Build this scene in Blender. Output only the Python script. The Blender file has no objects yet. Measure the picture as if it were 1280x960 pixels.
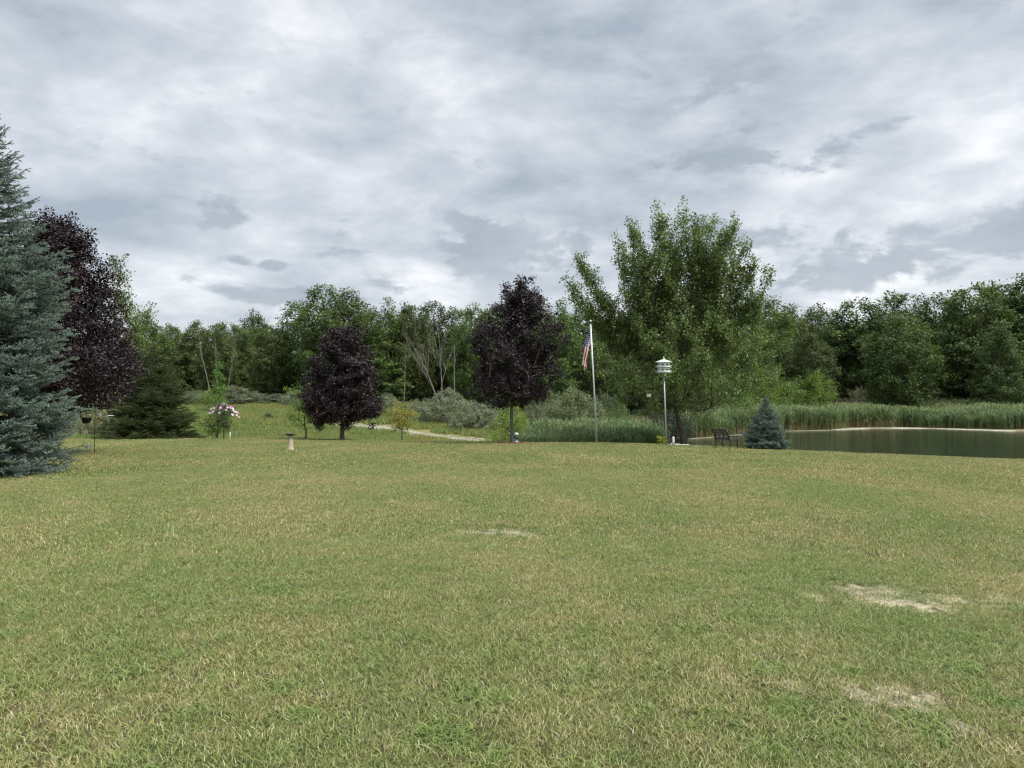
import bpy, bmesh, math
import numpy as np
from math import radians, sin, cos, pi, tan, atan2

scene = bpy.context.scene
R = np.random.default_rng

# ------------------------------------------------------------------ camera, sky, sun, exposure
EYE, FPX, HOR = 1.65, 962.0, 497.0
cam_d = bpy.data.cameras.new("camera")
cam_d.sensor_width = 36.0
cam_d.lens = 36.0 * FPX / 1280.0
cam_d.clip_start, cam_d.clip_end = 0.05, 3000.0
cam = bpy.data.objects.new("camera", cam_d)
scene.collection.objects.link(cam)
cam.location = (0, 0, EYE)
cam.rotation_euler = (radians(90) + math.atan((HOR - 480) / FPX), 0, 0)
scene.camera = cam

SUN_EL, SUN_AZ = radians(56), radians(108)       # azimuth measured from +Y towards +X
SKY_STRENGTH, SUN_STRENGTH = 0.1, 3.0
scene.view_settings.view_transform = 'Standard'
scene.view_settings.look = 'None'
scene.view_settings.gamma = 1.0
scene.view_settings.use_curve_mapping = False
scene.view_settings.exposure = 0.5
scene.cycles.max_bounces = 6
scene.cycles.diffuse_bounces = 2
scene.cycles.glossy_bounces = 3
scene.cycles.transmission_bounces = 4
scene.cycles.transparent_max_bounces = 4
scene.cycles.use_denoising = True
scene.cycles.filter_width = 1.25

sl = bpy.data.lights.new("sun", 'SUN')
sl.energy = SUN_STRENGTH
sl.angle = radians(16)
sl.color = (1.0, 0.95, 0.87)
so = bpy.data.objects.new("sun", sl)
scene.collection.objects.link(so)
so.location = (0, 0, 60)
so.rotation_euler = (pi / 2 - SUN_EL, 0, -SUN_AZ + pi)

world = bpy.data.worlds.new("World")
scene.world = world
world.use_nodes = True
wt = world.node_tree
wt.nodes.clear()


class NT:
    """short hand for shader maths"""
    def __init__(s, tree): s.t = tree; s.n = tree.nodes; s.l = tree.links
    def add(s, typ, **kw):
        n = s.n.new(typ)
        for k, v in kw.items(): setattr(n, k, v)
        return n
    def put(s, sock, v):
        if isinstance(v, bpy.types.NodeSocket): s.l.new(v, sock)
        elif v is not None: sock.default_value = v
    def m(s, op, a, b=None, c=None, clamp=False):
        n = s.add('ShaderNodeMath', operation=op); n.use_clamp = clamp
        s.put(n.inputs[0], a); s.put(n.inputs[1], b); s.put(n.inputs[2], c)
        return n.outputs[0]
    def noise(s, vec, scale, detail=4, rough=0.55, dist=0.0, out=0):
        n = s.add('ShaderNodeTexNoise')
        s.put(n.inputs['Vector'], vec); n.inputs['Scale'].default_value = scale
        n.inputs['Detail'].default_value = detail; n.inputs['Roughness'].default_value = rough
        n.inputs['Distortion'].default_value = dist
        return n.outputs[out]
    def ramp(s, fac, stops, interp='LINEAR'):
        n = s.add('ShaderNodeValToRGB'); cr = n.color_ramp; cr.interpolation = interp
        while len(cr.elements) < len(stops): cr.elements.new(0.5)
        for e, (p, c) in zip(cr.elements, stops):
            e.position = p; e.color = (*c, 1) if len(c) == 3 else c
        s.put(n.inputs[0], fac)
        return n.outputs[0]
    def mix(s, f, a, b, mode='MIX'):
        n = s.add('ShaderNodeMix', data_type='RGBA', blend_type=mode)
        s.put(n.inputs[0], f); s.put(n.inputs[6], a); s.put(n.inputs[7], b)
        return n.outputs[2]
    def smooth(s, v, a, b):
        n = s.add('ShaderNodeMapRange', interpolation_type='SMOOTHSTEP')
        s.put(n.inputs[0], v); n.inputs[1].default_value = a; n.inputs[2].default_value = b
        return n.outputs[0]


W = NT(wt)
tc = W.add('ShaderNodeTexCoord')
sep = W.add('ShaderNodeSeparateXYZ'); W.l.new(tc.outputs['Generated'], sep.inputs[0])
dx, dy, dz = sep.outputs
el = W.m('ARCSINE', dz)
az = W.m('ARCTAN2', dx, dy)
den = W.m('ADD', W.m('MAXIMUM', dz, 0.0), 0.20)
comb = W.add('ShaderNodeCombineXYZ')
W.put(comb.inputs[0], W.m('DIVIDE', dx, den)); W.put(comb.inputs[1], W.m('DIVIDE', dy, den))
comb.inputs[2].default_value = 3.7
P = comb.outputs[0]
polar = W.add('ShaderNodeCombineXYZ')
W.put(polar.inputs[0], az); W.put(polar.inputs[1], W.m('MULTIPLY', el, 2.1)); polar.inputs[2].default_value = 8.0
Q = polar.outputs[0]


def blob(px, py, wx, wy, amp):
    a0 = math.atan((px - 640) / FPX)
    e0 = math.atan((HOR - py) / math.hypot(FPX, px - 640))
    u = W.m('DIVIDE', W.m('SUBTRACT', az, a0), wx / FPX)
    v = W.m('DIVIDE', W.m('SUBTRACT', el, e0), wy / FPX)
    q = W.m('ADD', W.m('MULTIPLY', u, u), W.m('MULTIPLY', v, v))
    return W.m('MULTIPLY', W.m('POWER', 2.718, W.m('MULTIPLY', q, -1.0)), amp)


# high layer: broad soft rolls, brighter gaps
n1 = W.noise(P, 0.42, 7, 0.52, 0.5)
n2 = W.noise(P, 2.3, 8, 0.58, 0.25)
n4 = W.noise(Q, 8.0, 8, 0.58, 0.2)
hi = W.m('ADD', W.m('ADD', W.m('MULTIPLY', n1, 0.38), W.m('MULTIPLY', n2, 0.36)), W.m('MULTIPLY', n4, 0.26))
for b in ((830, 100, 170, 50, -0.06), (980, 250, 130, 50, -0.055), (1230, 260, 120, 60, -0.06), (150, 240, 120, 50, -0.045),
          (400, 40, 200, 30, 0.04), (1080, 70, 200, 45, 0.045), (300, 90, 150, 30, 0.03), (700, 165, 100, 20, 0.03),
          (60, 130, 90, 40, 0.045), (1060, 345, 90, 22, 0.07), (250, 345, 200, 30, 0.035), (500, 230, 200, 25, 0.02)):
    hi = W.m('ADD', hi, blob(*b))
hicol = W.ramp(hi, [(0.385, (0.30, 0.345, 0.40)), (0.445, (0.39, 0.43, 0.48)), (0.495, (0.465, 0.50, 0.545)),
                    (0.545, (0.56, 0.59, 0.625)), (0.605, (0.72, 0.735, 0.755))])
# low layer: grey cumulus with firmer, ragged edges towards the horizon
n3 = W.noise(Q, 9.0, 9, 0.60, 0.25)
lowb = None
for b in ((620, 305, 100, 36, 0.30), (720, 300, 35, 22, 0.22), (480, 350, 40, 30, 0.24), (285, 278, 32, 15, 0.22), (340, 332, 22, 10, 0.25),
          (300, 325, 24, 9, 0.22), (225, 350, 25, 10, 0.18), (320, 368, 130, 12, 0.26), (1130, 335, 170, 30, 0.24), (1240, 300, 110, 40, 0.26),
          (1130, 140, 50, 18, 0.19), (930, 205, 90, 40, 0.20), (900, 290, 120, 40, 0.2), (430, 280, 30, 14, 0.17), (880, 90, 110, 28, 0.2)):
    q = blob(*b)
    lowb = q if lowb is None else W.m('MAXIMUM', lowb, q)
lowv = W.m('ADD', W.m('MULTIPLY', W.m('SUBTRACT', n3, 0.5), 1.7), W.m('MULTIPLY', lowb, 1.75))
lowf = W.smooth(lowv, 0.18, 0.40)
lowc = W.ramp(W.noise(Q, 12.0, 5, 0.5), [(0.3, (0.25, 0.29, 0.34)), (0.7, (0.35, 0.39, 0.44))])
cl = W.mix(W.m('MULTIPLY', lowf, 0.8), hicol, lowc)
# overcast sky is brighter overhead, above the picture
bright = W.m('ADD', W.m('MULTIPLY', W.smooth(el, 0.50, 1.1), 2.9), 1.0)
cv = W.add('ShaderNodeVectorMath', operation='SCALE'); W.l.new(cl, cv.inputs[0]); W.put(cv.inputs[3], W.m('MULTIPLY', bright, 1.0 / SKY_STRENGTH))
sky = W.add('ShaderNodeTexSky', sky_type='NISHITA')
sky.sun_disc = False
sky.sun_elevation = SUN_EL
sky.sun_rotation = SUN_AZ
sky.air_density = 1.0
tot = W.mix(0.93, sky.outputs[0], cv.outputs[0])
bg = W.add('ShaderNodeBackground'); bg.inputs[1].default_value = SKY_STRENGTH
W.l.new(tot, bg.inputs[0])
wo = W.add('ShaderNodeOutputWorld'); W.l.new(bg.outputs[0], wo.inputs[0])

# ------------------------------------------------------------------ numpy helpers


def vnoise(x, y, s, seed=0):
    """smooth value noise in 0..1"""
    x = np.asarray(x, float) / s; y = np.asarray(y, float) / s
    xi = np.floor(x).astype(np.int64); yi = np.floor(y).astype(np.int64)
    fx = x - xi; fy = y - yi
    fx = fx * fx * (3 - 2 * fx); fy = fy * fy * (3 - 2 * fy)

    def h(a, b):
        n = (a * 374761393 + b * 668265263 + seed * 982451653) & 0xffffffff
        n = ((n ^ (n >> 13)) * 1274126177) & 0xffffffff
        n = (n ^ (n >> 16)) & 0xffff
        return n / 65535.0
    return (h(xi, yi) * (1 - fx) + h(xi + 1, yi) * fx) * (1 - fy) + (h(xi, yi + 1) * (1 - fx) + h(xi + 1, yi + 1) * fx) * fy


def fbm(x, y, s, seed=0, o=4):
    t = 0; a = 1; w = 0
    for k in range(o):
        t = t + a * vnoise(x, y, s / 2 ** k, seed + k * 17); w += a; a *= 0.55
    return t / w


def norm(v):
    return v / np.maximum(np.linalg.norm(v, axis=-1, keepdims=True), 1e-9)


# terrain: height profiles along lines of sight, smoothed into one sheet
PROF = {
    -500: [(0, 0), (20, -.40), (30, -.58), (45, -.75), (55, -1.2), (70, -.8), (95, .6), (130, 1.6), (200, 3), (700, 8)],
    0: [(0, 0), (20, -.40), (30, -.56), (45, -.75), (55, -1.2), (70, -.8), (95, .6), (130, 1.6), (200, 3), (700, 8)],
    130: [(0, 0), (28.5, -.46), (43.5, -.72), (50, -1.4), (65, -.9), (95, 1.0), (130, 2), (200, 4), (700, 9)],
    300: [(0, 0), (31, -.44), (43.5, -.65), (49, -1.6), (58, -1.6), (95, 1.0), (130, 2), (200, 3), (700, 9)],
    430: [(0, 0), (31, -.45), (42.5, -.66), (49, -1.7), (57, -1.7), (85, .1), (100, .8), (130, 1.4), (200, 3), (700, 9)],
    560: [(0, 0), (40, -.62), (47, -1.7), (56, -1.75), (70, -.85), (100, 0), (130, .6), (200, 2), (700, 8)],
    640: [(0, 0), (39, -.62), (45, -1.6), (55, -1.6), (60, -1.35), (80, -1), (130, 0), (200, 1), (700, 8)],
    740: [(0, 0), (39, -.64), (43, -1.5), (60, -1.6), (80, -1.4), (130, 0), (200, 1), (700, 8)],
    820: [(0, 0), (39.5, -.74), (42.5, -1.6), (47, -1.8), (58, -1.8), (64, -1.65), (80, -1.3), (130, 0), (200, 1), (700, 8)],
    850: [(0, 0), (39.5, -.79), (42.5, -1.85), (47, -2.1), (60, -2.1), (64.5, -1.7), (80, -1.3), (130, 0), (200, 1), (700, 8)],
    920: [(0, 0), (38.5, -.85), (41.5, -1.9), (46, -2.3), (68, -2.3), (72, -1.72), (85, -1.4), (130, -.1), (200, 1), (700, 8)],
    1000: [(0, 0), (37.5, -.92), (40.5, -1.9), (45, -2.5), (78, -2.5), (82, -1.72), (90, -1.5), (130, -.2), (200, 1), (700, 8)],
    1130: [(0, 0), (37, -1.09), (40, -1.95), (44, -2.6), (78, -2.6), (84, -1.7), (90, -1.5), (130, -.2), (200, 1), (700, 8)],
    1280: [(0, 0), (36, -1.26), (39, -2.0), (44, -2.6), (72, -2.5), (77, -1.7), (85, -1.5), (130, -.2), (200, 1), (700, 8)],
    1800: [(0, 0), (34, -1.3), (37, -2.0), (42, -2.6), (66, -2.5), (71, -1.7), (85, -1.5), (130, -.2), (200, 1), (700, 8)],
}
WATER_Z = -1.76
UG = np.arange(-500, 1801, 20.0)
DG = np.arange(0, 701, 0.5)
_us = sorted(PROF)
_rows = np.array([np.interp(DG, *zip(*PROF[u])) for u in _us])
_tab = np.array([[0.0]])
_tab = np.stack([np.interp(UG, _us, _rows[:, k]) for k in range(len(DG))], 1)


def _blur(a, ax, sg):
    r = int(3 * sg); k = np.exp(-0.5 * (np.arange(-r, r + 1) / sg) ** 2); k /= k.sum()
    pad = [(0, 0), (0, 0)]; pad[ax] = (r, r)
    b = np.pad(a, pad, mode='reflect', reflect_type='odd')
    return np.apply_along_axis(lambda v: np.convolve(v, k, 'valid'), ax, b)


_tab = _blur(_blur(_tab, 1, 1.6), 0, 1.3)
AZL = 0.92


def H(x, y):
    x = np.asarray(x, float); y = np.asarray(y, float)
    r = np.hypot(x, y)
    a = np.clip(np.arctan2(x, y), -AZL, AZL)
    u = np.clip(640 + FPX * np.tan(a), UG[0], UG[-1] - 1e-6); d = np.clip(r * np.cos(a), 0, DG[-1] - 1e-6)
    fu = (u - UG[0]) / 20.0; fd = d / 0.5
    iu = np.minimum(fu.astype(int), len(UG) - 2); idd = np.minimum(fd.astype(int), len(DG) - 2)
    fu = fu - iu; fd = fd - idd
    z = (_tab[iu, idd] * (1 - fd) + _tab[iu, idd + 1] * fd) * (1 - fu) + (_tab[iu + 1, idd] * (1 - fd) + _tab[iu + 1, idd + 1] * fd) * fu
    far = np.clip((d - 50) / 60, 0, 1)
    return z + (fbm(x, y, 9.0, 3, 2) - .5) * (0.10 + .5 * far) * np.clip(d / 12, 0, 1)


def at(px, d):
    x = (px - 640) / FPX * d
    return x, d, float(H(x, d))


def hit(px, py, d0=2.0, d1=130.0):
    """first terrain point on the sight line through a pixel"""
    d = np.arange(d0, d1, 0.05)
    x = (px - 640) / FPX * d
    zs = EYE - (py - HOR) * d / FPX
    k = np.argmax(H(x, d) >= zs)
    return float(x[k]), float(d[k]), float(H(x[k], d[k]))


# ------------------------------------------------------------------ mesh helpers
COL = scene.collection


def mk_mesh(name, V, Fs, mats=(), cols=None, ccols=None, smooth=False, midx=None):
    """V (n,3); Fs (m,k) or list of such arrays; cols (n,3) per vertex"""
    if not isinstance(Fs, (list, tuple)): Fs = [Fs]
    me = bpy.data.meshes.new(name)
    V = np.asarray(V, np.float32)
    me.vertices.add(len(V)); me.vertices.foreach_set('co', V.ravel())
    tot = np.concatenate([np.full(len(f), f.shape[1], np.int32) for f in Fs])
    idx = np.concatenate([np.asarray(f, np.int32).ravel() for f in Fs])
    me.loops.add(len(idx)); me.loops.foreach_set('vertex_index', idx)
    st = np.concatenate([[0], np.cumsum(tot)[:-1]]).astype(np.int32)
    me.polygons.add(len(tot)); me.polygons.foreach_set('loop_start', st); me.polygons.foreach_set('loop_total', tot)
    if smooth: me.polygons.foreach_set('use_smooth', np.ones(len(tot), bool))
    for m_ in mats: me.materials.append(m_)
    if midx is not None: me.polygons.foreach_set('material_index', np.asarray(midx, np.int32))
    if cols is not None:
        a = me.color_attributes.new('Col', 'FLOAT_COLOR', 'POINT')
        c = np.ones((len(V), 4), np.float32); c[:, :3] = cols
        a.data.foreach_set('color', c.ravel())
    if ccols is not None:
        a = me.color_attributes.new('Col', 'FLOAT_COLOR', 'CORNER')
        c = np.ones((len(idx), 4), np.float32); c[:, :3] = ccols
        a.data.foreach_set('color', c.ravel())
    me.update(calc_edges=True)
    me.validate(verbose=False)
    return me


def link(name, me, parent=None, loc=None, rz=None):
    o = bpy.data.objects.new(name, me); COL.objects.link(o)
    if parent is not None: o.parent = parent
    if loc is not None: o.location = loc
    if rz is not None: o.rotation_euler = (0, 0, rz)
    return o


def tag(o, label, cat, group=None):
    o['label'] = label; o['category'] = cat
    if group: o['group'] = group
    return o


def thing(name, label, cat, loc=(0, 0, 0), rz=0.0, group=None, scale=None):
    o = bpy.data.objects.new(name, None); COL.objects.link(o)
    o.empty_display_size = 0.2
    o.location = loc; o.rotation_euler = (0, 0, rz)
    if scale is not None: o.scale = scale
    return tag(o, label, cat, group)


def copy_tree(src, label, loc, rz=0.0, scale=(1, 1, 1), group=None, tint=None, name=None):
    r = src.copy(); COL.objects.link(r)
    if name: r.name = name
    r.location = loc; r.rotation_euler = (0, 0, rz); r.scale = scale
    r['label'] = label
    if group: r['group'] = group
    kids = [c for c in bpy.data.objects if c.parent == src]
    for ch in kids:
        c = ch.copy(); COL.objects.link(c); c.parent = r
        if tint is not None: c.color = (*tint, 1)
        for g in [x for x in bpy.data.objects if x.parent == ch]:
            e = g.copy(); COL.objects.link(e); e.parent = c
    return r


class MB:
    """collects shapes, then becomes ONE mesh object"""
    def __init__(s): s.bm = bmesh.new()
    def box(s, c, size, rz=0.0, rx=0.0, ry=0.0, bev=0.0):
        r = bmesh.ops.create_cube(s.bm, size=1.0)
        from mathutils import Matrix, Vector
        M = Matrix.Translation(Vector(c)) @ Matrix.Rotation(rz, 4, 'Z') @ Matrix.Rotation(ry, 4, 'Y') @ Matrix.Rotation(rx, 4, 'X') @ Matrix.Diagonal((*size, 1))
        bmesh.ops.transform(s.bm, matrix=M, verts=r['verts'])
        if bev > 0:
            ed = list({e for v in r['verts'] for e in v.link_edges})
            bmesh.ops.bevel(s.bm, geom=ed, offset=bev, segments=2, affect='EDGES')
        return s
    def tube(s, pts, rad, n=8, cap=True):
        pts = [np.array(p, float) for p in pts]
        if np.isscalar(rad): rad = [rad] * len(pts)
        rings = []
        for i, p in enumerate(pts):
            d = pts[min(i + 1, len(pts) - 1)] - pts[max(i - 1, 0)]
            d = d / max(np.linalg.norm(d), 1e-9)
            a = np.cross(d, (0, 0, 1.0)) if abs(d[2]) < 0.95 else np.cross(d, (1.0, 0, 0))
            a /= np.linalg.norm(a); b = np.cross(d, a)
            rings.append([s.bm.verts.new(p + rad[i] * (cos(2 * pi * k / n) * a + sin(2 * pi * k / n) * b)) for k in range(n)])
        for A, B in zip(rings, rings[1:]):
            for k in range(n):
                f = s.bm.faces.new((A[k], A[(k + 1) % n], B[(k + 1) % n], B[k])); f.smooth = True
        if cap:
            s.bm.faces.new(rings[0][::-1]); s.bm.faces.new(rings[-1])
        return s
    def lathe(s, prof, c=(0, 0, 0), n=20, sm=True):
        rings = []
        for r, z in prof:
            rings.append([s.bm.verts.new((c[0] + r * cos(2 * pi * k / n), c[1] + r * sin(2 * pi * k / n), c[2] + z)) for k in range(n)])
        for A, B in zip(rings, rings[1:]):
            for k in range(n):
                f = s.bm.faces.new((A[k], A[(k + 1) % n], B[(k + 1) % n], B[k])); f.smooth = sm
        s.bm.faces.new(rings[0][::-1]); s.bm.faces.new(rings[-1])
        return s
    def build(s, name, mat, parent=None, loc=None, rz=None):
        bmesh.ops.recalc_face_normals(s.bm, faces=s.bm.faces)
        me = bpy.data.meshes.new(name); s.bm.to_mesh(me); s.bm.free()
        me.materials.append(mat)
        return link(name, me, parent, loc, rz)


# ------------------------------------------------------------------ materials


def new_mat(name):
    m = bpy.data.materials.new(name); m.use_nodes = True
    m.node_tree.nodes.clear()
    return m, NT(m.node_tree)


def m_leaf(name, base, gloss=0.35, trans=0.28, rough=0.5, var=0.25, use_tint=True, clump=0.0):
    m, N = new_mat(name)
    at_ = N.add('ShaderNodeAttribute', attribute_name='Col')
    c = N.mix(1.0, (*base, 1), at_.outputs['Color'], 'MULTIPLY')
    oi = N.add('ShaderNodeObjectInfo')
    if use_tint: c = N.mix(1.0, c, oi.outputs['Color'], 'MULTIPLY')
    hsv = N.add('ShaderNodeHueSaturation')
    N.put(hsv.inputs['Color'], c)
    N.put(hsv.inputs['Value'], N.m('ADD', N.m('MULTIPLY', oi.outputs['Random'], var), 1 - var / 2))
    N.put(hsv.inputs['Hue'], N.m('ADD', N.m('MULTIPLY', oi.outputs['Random'], 0.03), 0.485))
    c = hsv.outputs[0]
    if clump:
        g = N.add('ShaderNodeNewGeometry')
        nz = N.noise(g.outputs['Position'], 0.45, 3)
        c = N.mix(1.0, c, N.ramp(nz, [(0.3, (1 - clump,) * 3), (0.7, (1 + clump, 1 + clump, 1 + .5 * clump))]), 'MULTIPLY')
    p = N.add('ShaderNodeBsdfPrincipled')
    N.put(p.inputs['Base Color'], c); p.inputs['Roughness'].default_value = rough
    p.inputs['Specular IOR Level'].default_value = gloss
    t = N.add('ShaderNodeBsdfTranslucent')
    N.put(t.inputs[0], N.mix(1.0, c, (1.1, 1.25, 0.7, 1), 'MULTIPLY'))
    mx = N.add('ShaderNodeMixShader'); mx.inputs[0].default_value = trans
    N.l.new(p.outputs[0], mx.inputs[1]); N.l.new(t.outputs[0], mx.inputs[2])
    o = N.add('ShaderNodeOutputMaterial'); N.l.new(mx.outputs[0], o.inputs[0])
    return m


def m_plain(name, a, b=None, scale=8.0, rough=0.6, metal=0.0, bump=0.0, stretch=(1, 1, 1), spec=0.5):
    m, N = new_mat(name)
    t = N.add('ShaderNodeTexCoord')
    mp = N.add('ShaderNodeMapping'); N.l.new(t.outputs['Object'], mp.inputs[0]); mp.inputs['Scale'].default_value = stretch
    nz = N.noise(mp.outputs[0], scale, 6, 0.6)
    b = b or tuple(x * 0.75 for x in a)
    p = N.add('ShaderNodeBsdfPrincipled')
    N.put(p.inputs['Base Color'], N.ramp(nz, [(0.35, b), (0.65, a)]))
    p.inputs['Roughness'].default_value = rough; p.inputs['Metallic'].default_value = metal
    p.inputs['Specular IOR Level'].default_value = spec
    if bump:
        bp = N.add('ShaderNodeBump'); bp.inputs['Strength'].default_value = bump; bp.inputs['Distance'].default_value = 0.02
        N.put(bp.inputs['Height'], nz); N.l.new(bp.outputs[0], p.inputs['Normal'])
    o = N.add('ShaderNodeOutputMaterial'); N.l.new(p.outputs[0], o.inputs[0])
    return m


bark = m_plain('bark', (0.10, 0.08, 0.06), (0.035, 0.028, 0.022), 14, 0.9, bump=0.8, stretch=(1, 1, .25))
bark_grey = m_plain('bark_grey', (0.20, 0.18, 0.15), (0.07, 0.06, 0.05), 14, 0.9, bump=0.6, stretch=(1, 1, .25))
bark_pale = m_plain('bark_pale', (0.21, 0.195, 0.165), (0.11, 0.10, 0.08), 5, 0.85, bump=0.4, stretch=(1, 1, .4))
L_maple = m_leaf('maple_leaf', (0.125, 0.165, 0.052), gloss=.4, trans=.3, clump=.12)
L_purple = m_leaf('purple_leaf', (0.022, 0.010, 0.013), gloss=0.35, trans=0.06, rough=0.5, var=0.1)
L_plum = m_leaf('plum_leaf', (0.023, 0.012, 0.016), gloss=0.35, trans=0.08, rough=0.5, var=0.1)
L_wood = m_leaf('woodland_leaf', (0.098, 0.132, 0.045), trans=.28, gloss=.25, rough=.6, clump=.15)
L_olive = m_leaf('grey_green_leaf', (0.185, 0.20, 0.125), trans=.2, gloss=.3)
L_lime = m_leaf('bright_leaf', (0.20, 0.27, 0.05), trans=.35, gloss=.3)
N_blue = m_leaf('blue_needles', (0.15, 0.20, 0.165), trans=.08, gloss=.3, rough=.55, var=.1)
N_green = m_leaf('green_needles', (0.052, 0.078, 0.024), trans=.1, gloss=.25, rough=.6, var=.1)

# ------------------------------------------------------------------ ground
BARE = [(1118, 746, 1.35, .42), (1090, 742, .5, .2), (588, 667, .75, .34), (655, 668, .5, .28), (790, 686, .35, .3), (760, 678, .25, .2), (975, 726, .35, .12),
        (1105, 872, .46, .24), (1150, 880, .22, .12), (1008, 863, .32, .16), (905, 848, .1, .06), 
        (230, 636, .45, .2), (1250, 745, .35, .2), (1200, 905, .28, .14), (865, 700, .25, .15)]
BARE = [(*hit(px, py, 2, 30)[:2], a, b) for px, py, a, b in BARE]


def bare(x, y):
    """how bare the turf is, 0..1"""
    s = np.zeros_like(x)
    for bx, by, a, b in BARE:
        q = ((x - bx) / a) ** 2 + ((y - by) / (b * 2.0)) ** 2
        s = np.maximum(s, np.exp(-q * 2.0))
    n = fbm(x, y, 0.34, 11, 3) * .5 + fbm(x, y, 0.09, 12, 2) * .5
    return np.clip((s * 0.95 + (n - .5) * 2.9 * np.clip(s * 3, 0, 1) - 0.56) * 2.0, 0, 1)


def dryness(x, y):
    """dry / lush pattern of the lawn"""
    n = fbm(x, y * 0.55, 6.0, 21, 4) * 0.6 + fbm(x, y, 1.3, 31, 3) * 0.4
    d = np.hypot(x, y)
    xr = np.clip(x / np.maximum(d, 3) * 1.2, -1, 1)
    farmix = np.clip((d - 20) / 15, 0, 1)
    band = (vnoise(x * .15, y + x * .12, 2.6, 77) - .5) * .55 * farmix
    return np.clip((n - 0.5) * 2.6 + 0.44 + 0.14 * xr + 0.10 * farmix + band, 0, 1)


def zones(x, y):
    u = 640 + FPX * x / np.maximum(y, 1e-3)
    d = y
    crest = np.interp(u, [0, 130, 300, 430, 560, 640, 740, 850, 1000, 1280], [46, 45, 44.7, 43.7, 41.5, 40.2, 40, 40.5, 38.8, 37.3])
    return u, d, crest


az1 = np.radians(np.concatenate([np.arange(-180, -50, 5), np.arange(-50, 50, 0.22), np.arange(50, 180, 5)]))
r1 = np.concatenate([[0.15], np.geomspace(1.0, 60, 560), np.geomspace(61, 160, 110), np.geomspace(170, 900, 16)])
AA, RR = np.meshgrid(az1, r1)
GX, GY = RR * np.sin(AA), RR * np.cos(AA)
GZ = H(GX, GY)
u, d, crest = zones(GX, GY)
lawn = np.where((GY > 0), np.clip((crest - d) / 0.5, 0, 1), 1.0)
dry = dryness(GX, GY)
bar = bare(GX, GY) * (RR < 30)
f2 = fbm(GX, GY, 4.0, 5)[..., None]
c_l = np.array([.105, .115, .042]) * (1 - dry[..., None]) + np.array([.20, .165, .085]) * dry[..., None]
c_l = c_l * (1 - bar[..., None]) + np.array([.37, .315, .22]) * bar[..., None]
c_m = np.array([.115, .145, .042]) * (1 - f2) + np.array([.21, .18, .075]) * f2
top = np.clip((d - 76) / 16, 0, 1)[..., None] * np.clip((u < 420), 0, 1)[..., None]
c_m = c_m * (1 - top) + np.array([.19, .13, .075]) * top
wet = np.clip((u - 700) / 90, 0, 1)[..., None]
c_m = c_m * (1 - wet) + np.array([.16, .135, .09]) * wet
woods = np.clip((RR - 98) / 8, 0, 1)[..., None]
c_m = c_m * (1 - woods) + np.array([.045, .045, .025]) * woods
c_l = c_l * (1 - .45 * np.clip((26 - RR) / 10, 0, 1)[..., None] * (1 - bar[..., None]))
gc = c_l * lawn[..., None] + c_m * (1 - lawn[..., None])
nr, na = GX.shape
I = np.arange(nr * na).reshape(nr, na)
Q4 = np.stack([I[:-1, :], np.roll(I, -1, 1)[:-1, :], np.roll(I, -1, 1)[1:, :], I[1:, :]], -1).reshape(-1, 4)[:, ::-1]
V = np.stack([GX, GY, GZ], -1).reshape(-1, 3)
V = np.concatenate([V, [[0, 0, float(H(0, 0))]]])
gcol = np.concatenate([gc.reshape(-1, 3), [[.12, .12, .05]]])
tri = np.stack([np.full(na, nr * na), I[0], np.roll(I[0], -1)], -1)[:, ::-1]
gm, N = new_mat('turf_soil')
at_ = N.add('ShaderNodeAttribute', attribute_name='Col')
g = N.add('ShaderNodeNewGeometry')
fine = N.noise(g.outputs['Position'], 22.0, 6, 0.7)
mid = N.noise(g.outputs['Position'], 2.2, 5, 0.65)
c = N.mix(1.0, at_.outputs['Color'], N.ramp(fine, [(0.3, (.5, .5, .5)), (0.7, (1.4, 1.4, 1.35))]), 'MULTIPLY')
c = N.mix(1.0, c, N.ramp(mid, [(0.3, (.85, .88, .85)), (0.7, (1.15, 1.12, 1.1))]), 'MULTIPLY')
p = N.add('ShaderNodeBsdfPrincipled'); N.put(p.inputs['Base Color'], c)
p.inputs['Roughness'].default_value = 0.95; p.inputs['Specular IOR Level'].default_value = 0.1
bp = N.add('ShaderNodeBump'); bp.inputs['Strength'].default_value = 0.8; bp.inputs['Distance'].default_value = 0.03
N.put(bp.inputs['Height'], fine); N.l.new(bp.outputs[0], p.inputs['Normal'])
o = N.add('ShaderNodeOutputMaterial'); N.l.new(p.outputs[0], o.inputs[0])
ground = link('ground', mk_mesh('ground', V, [Q4, tri], [gm], cols=gcol, smooth=True))
ground['kind'] = 'structure'

# pond water
wm, N = new_mat('pond_water')
g = N.add('ShaderNodeNewGeometry')
mp = N.add('ShaderNodeMapping'); N.l.new(g.outputs['Position'], mp.inputs[0]); mp.inputs['Scale'].default_value = (1, 2.2, 1)
w1 = N.noise(mp.outputs[0], 1.1, 5, 0.6, 0.4)
w2 = N.noise(mp.outputs[0], 5.0, 3, 0.6, 0.2)
w3 = N.noise(g.outputs['Position'], .12, 3, 0.5)
hh = N.m('ADD', N.m('MULTIPLY', w1, 0.7), N.m('MULTIPLY', w2, 0.3))
p = N.add('ShaderNodeBsdfPrincipled')
N.put(p.inputs['Base Color'], N.ramp(w3, [(.3, (.012, .019, .009)), (.7, (.018, .024, .012))]))
p.inputs['Roughness'].default_value = 0.06; p.inputs['IOR'].default_value = 1.33
bp = N.add('ShaderNodeBump'); bp.inputs['Strength'].default_value = 0.6; bp.inputs['Distance'].default_value = 0.05
N.put(bp.inputs['Height'], hh); N.l.new(bp.outputs[0], p.inputs['Normal'])
o = N.add('ShaderNodeOutputMaterial'); N.l.new(p.outputs[0], o.inputs[0])
wx = np.linspace(6, 110, 40); wy = np.linspace(36, 92, 30)
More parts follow.
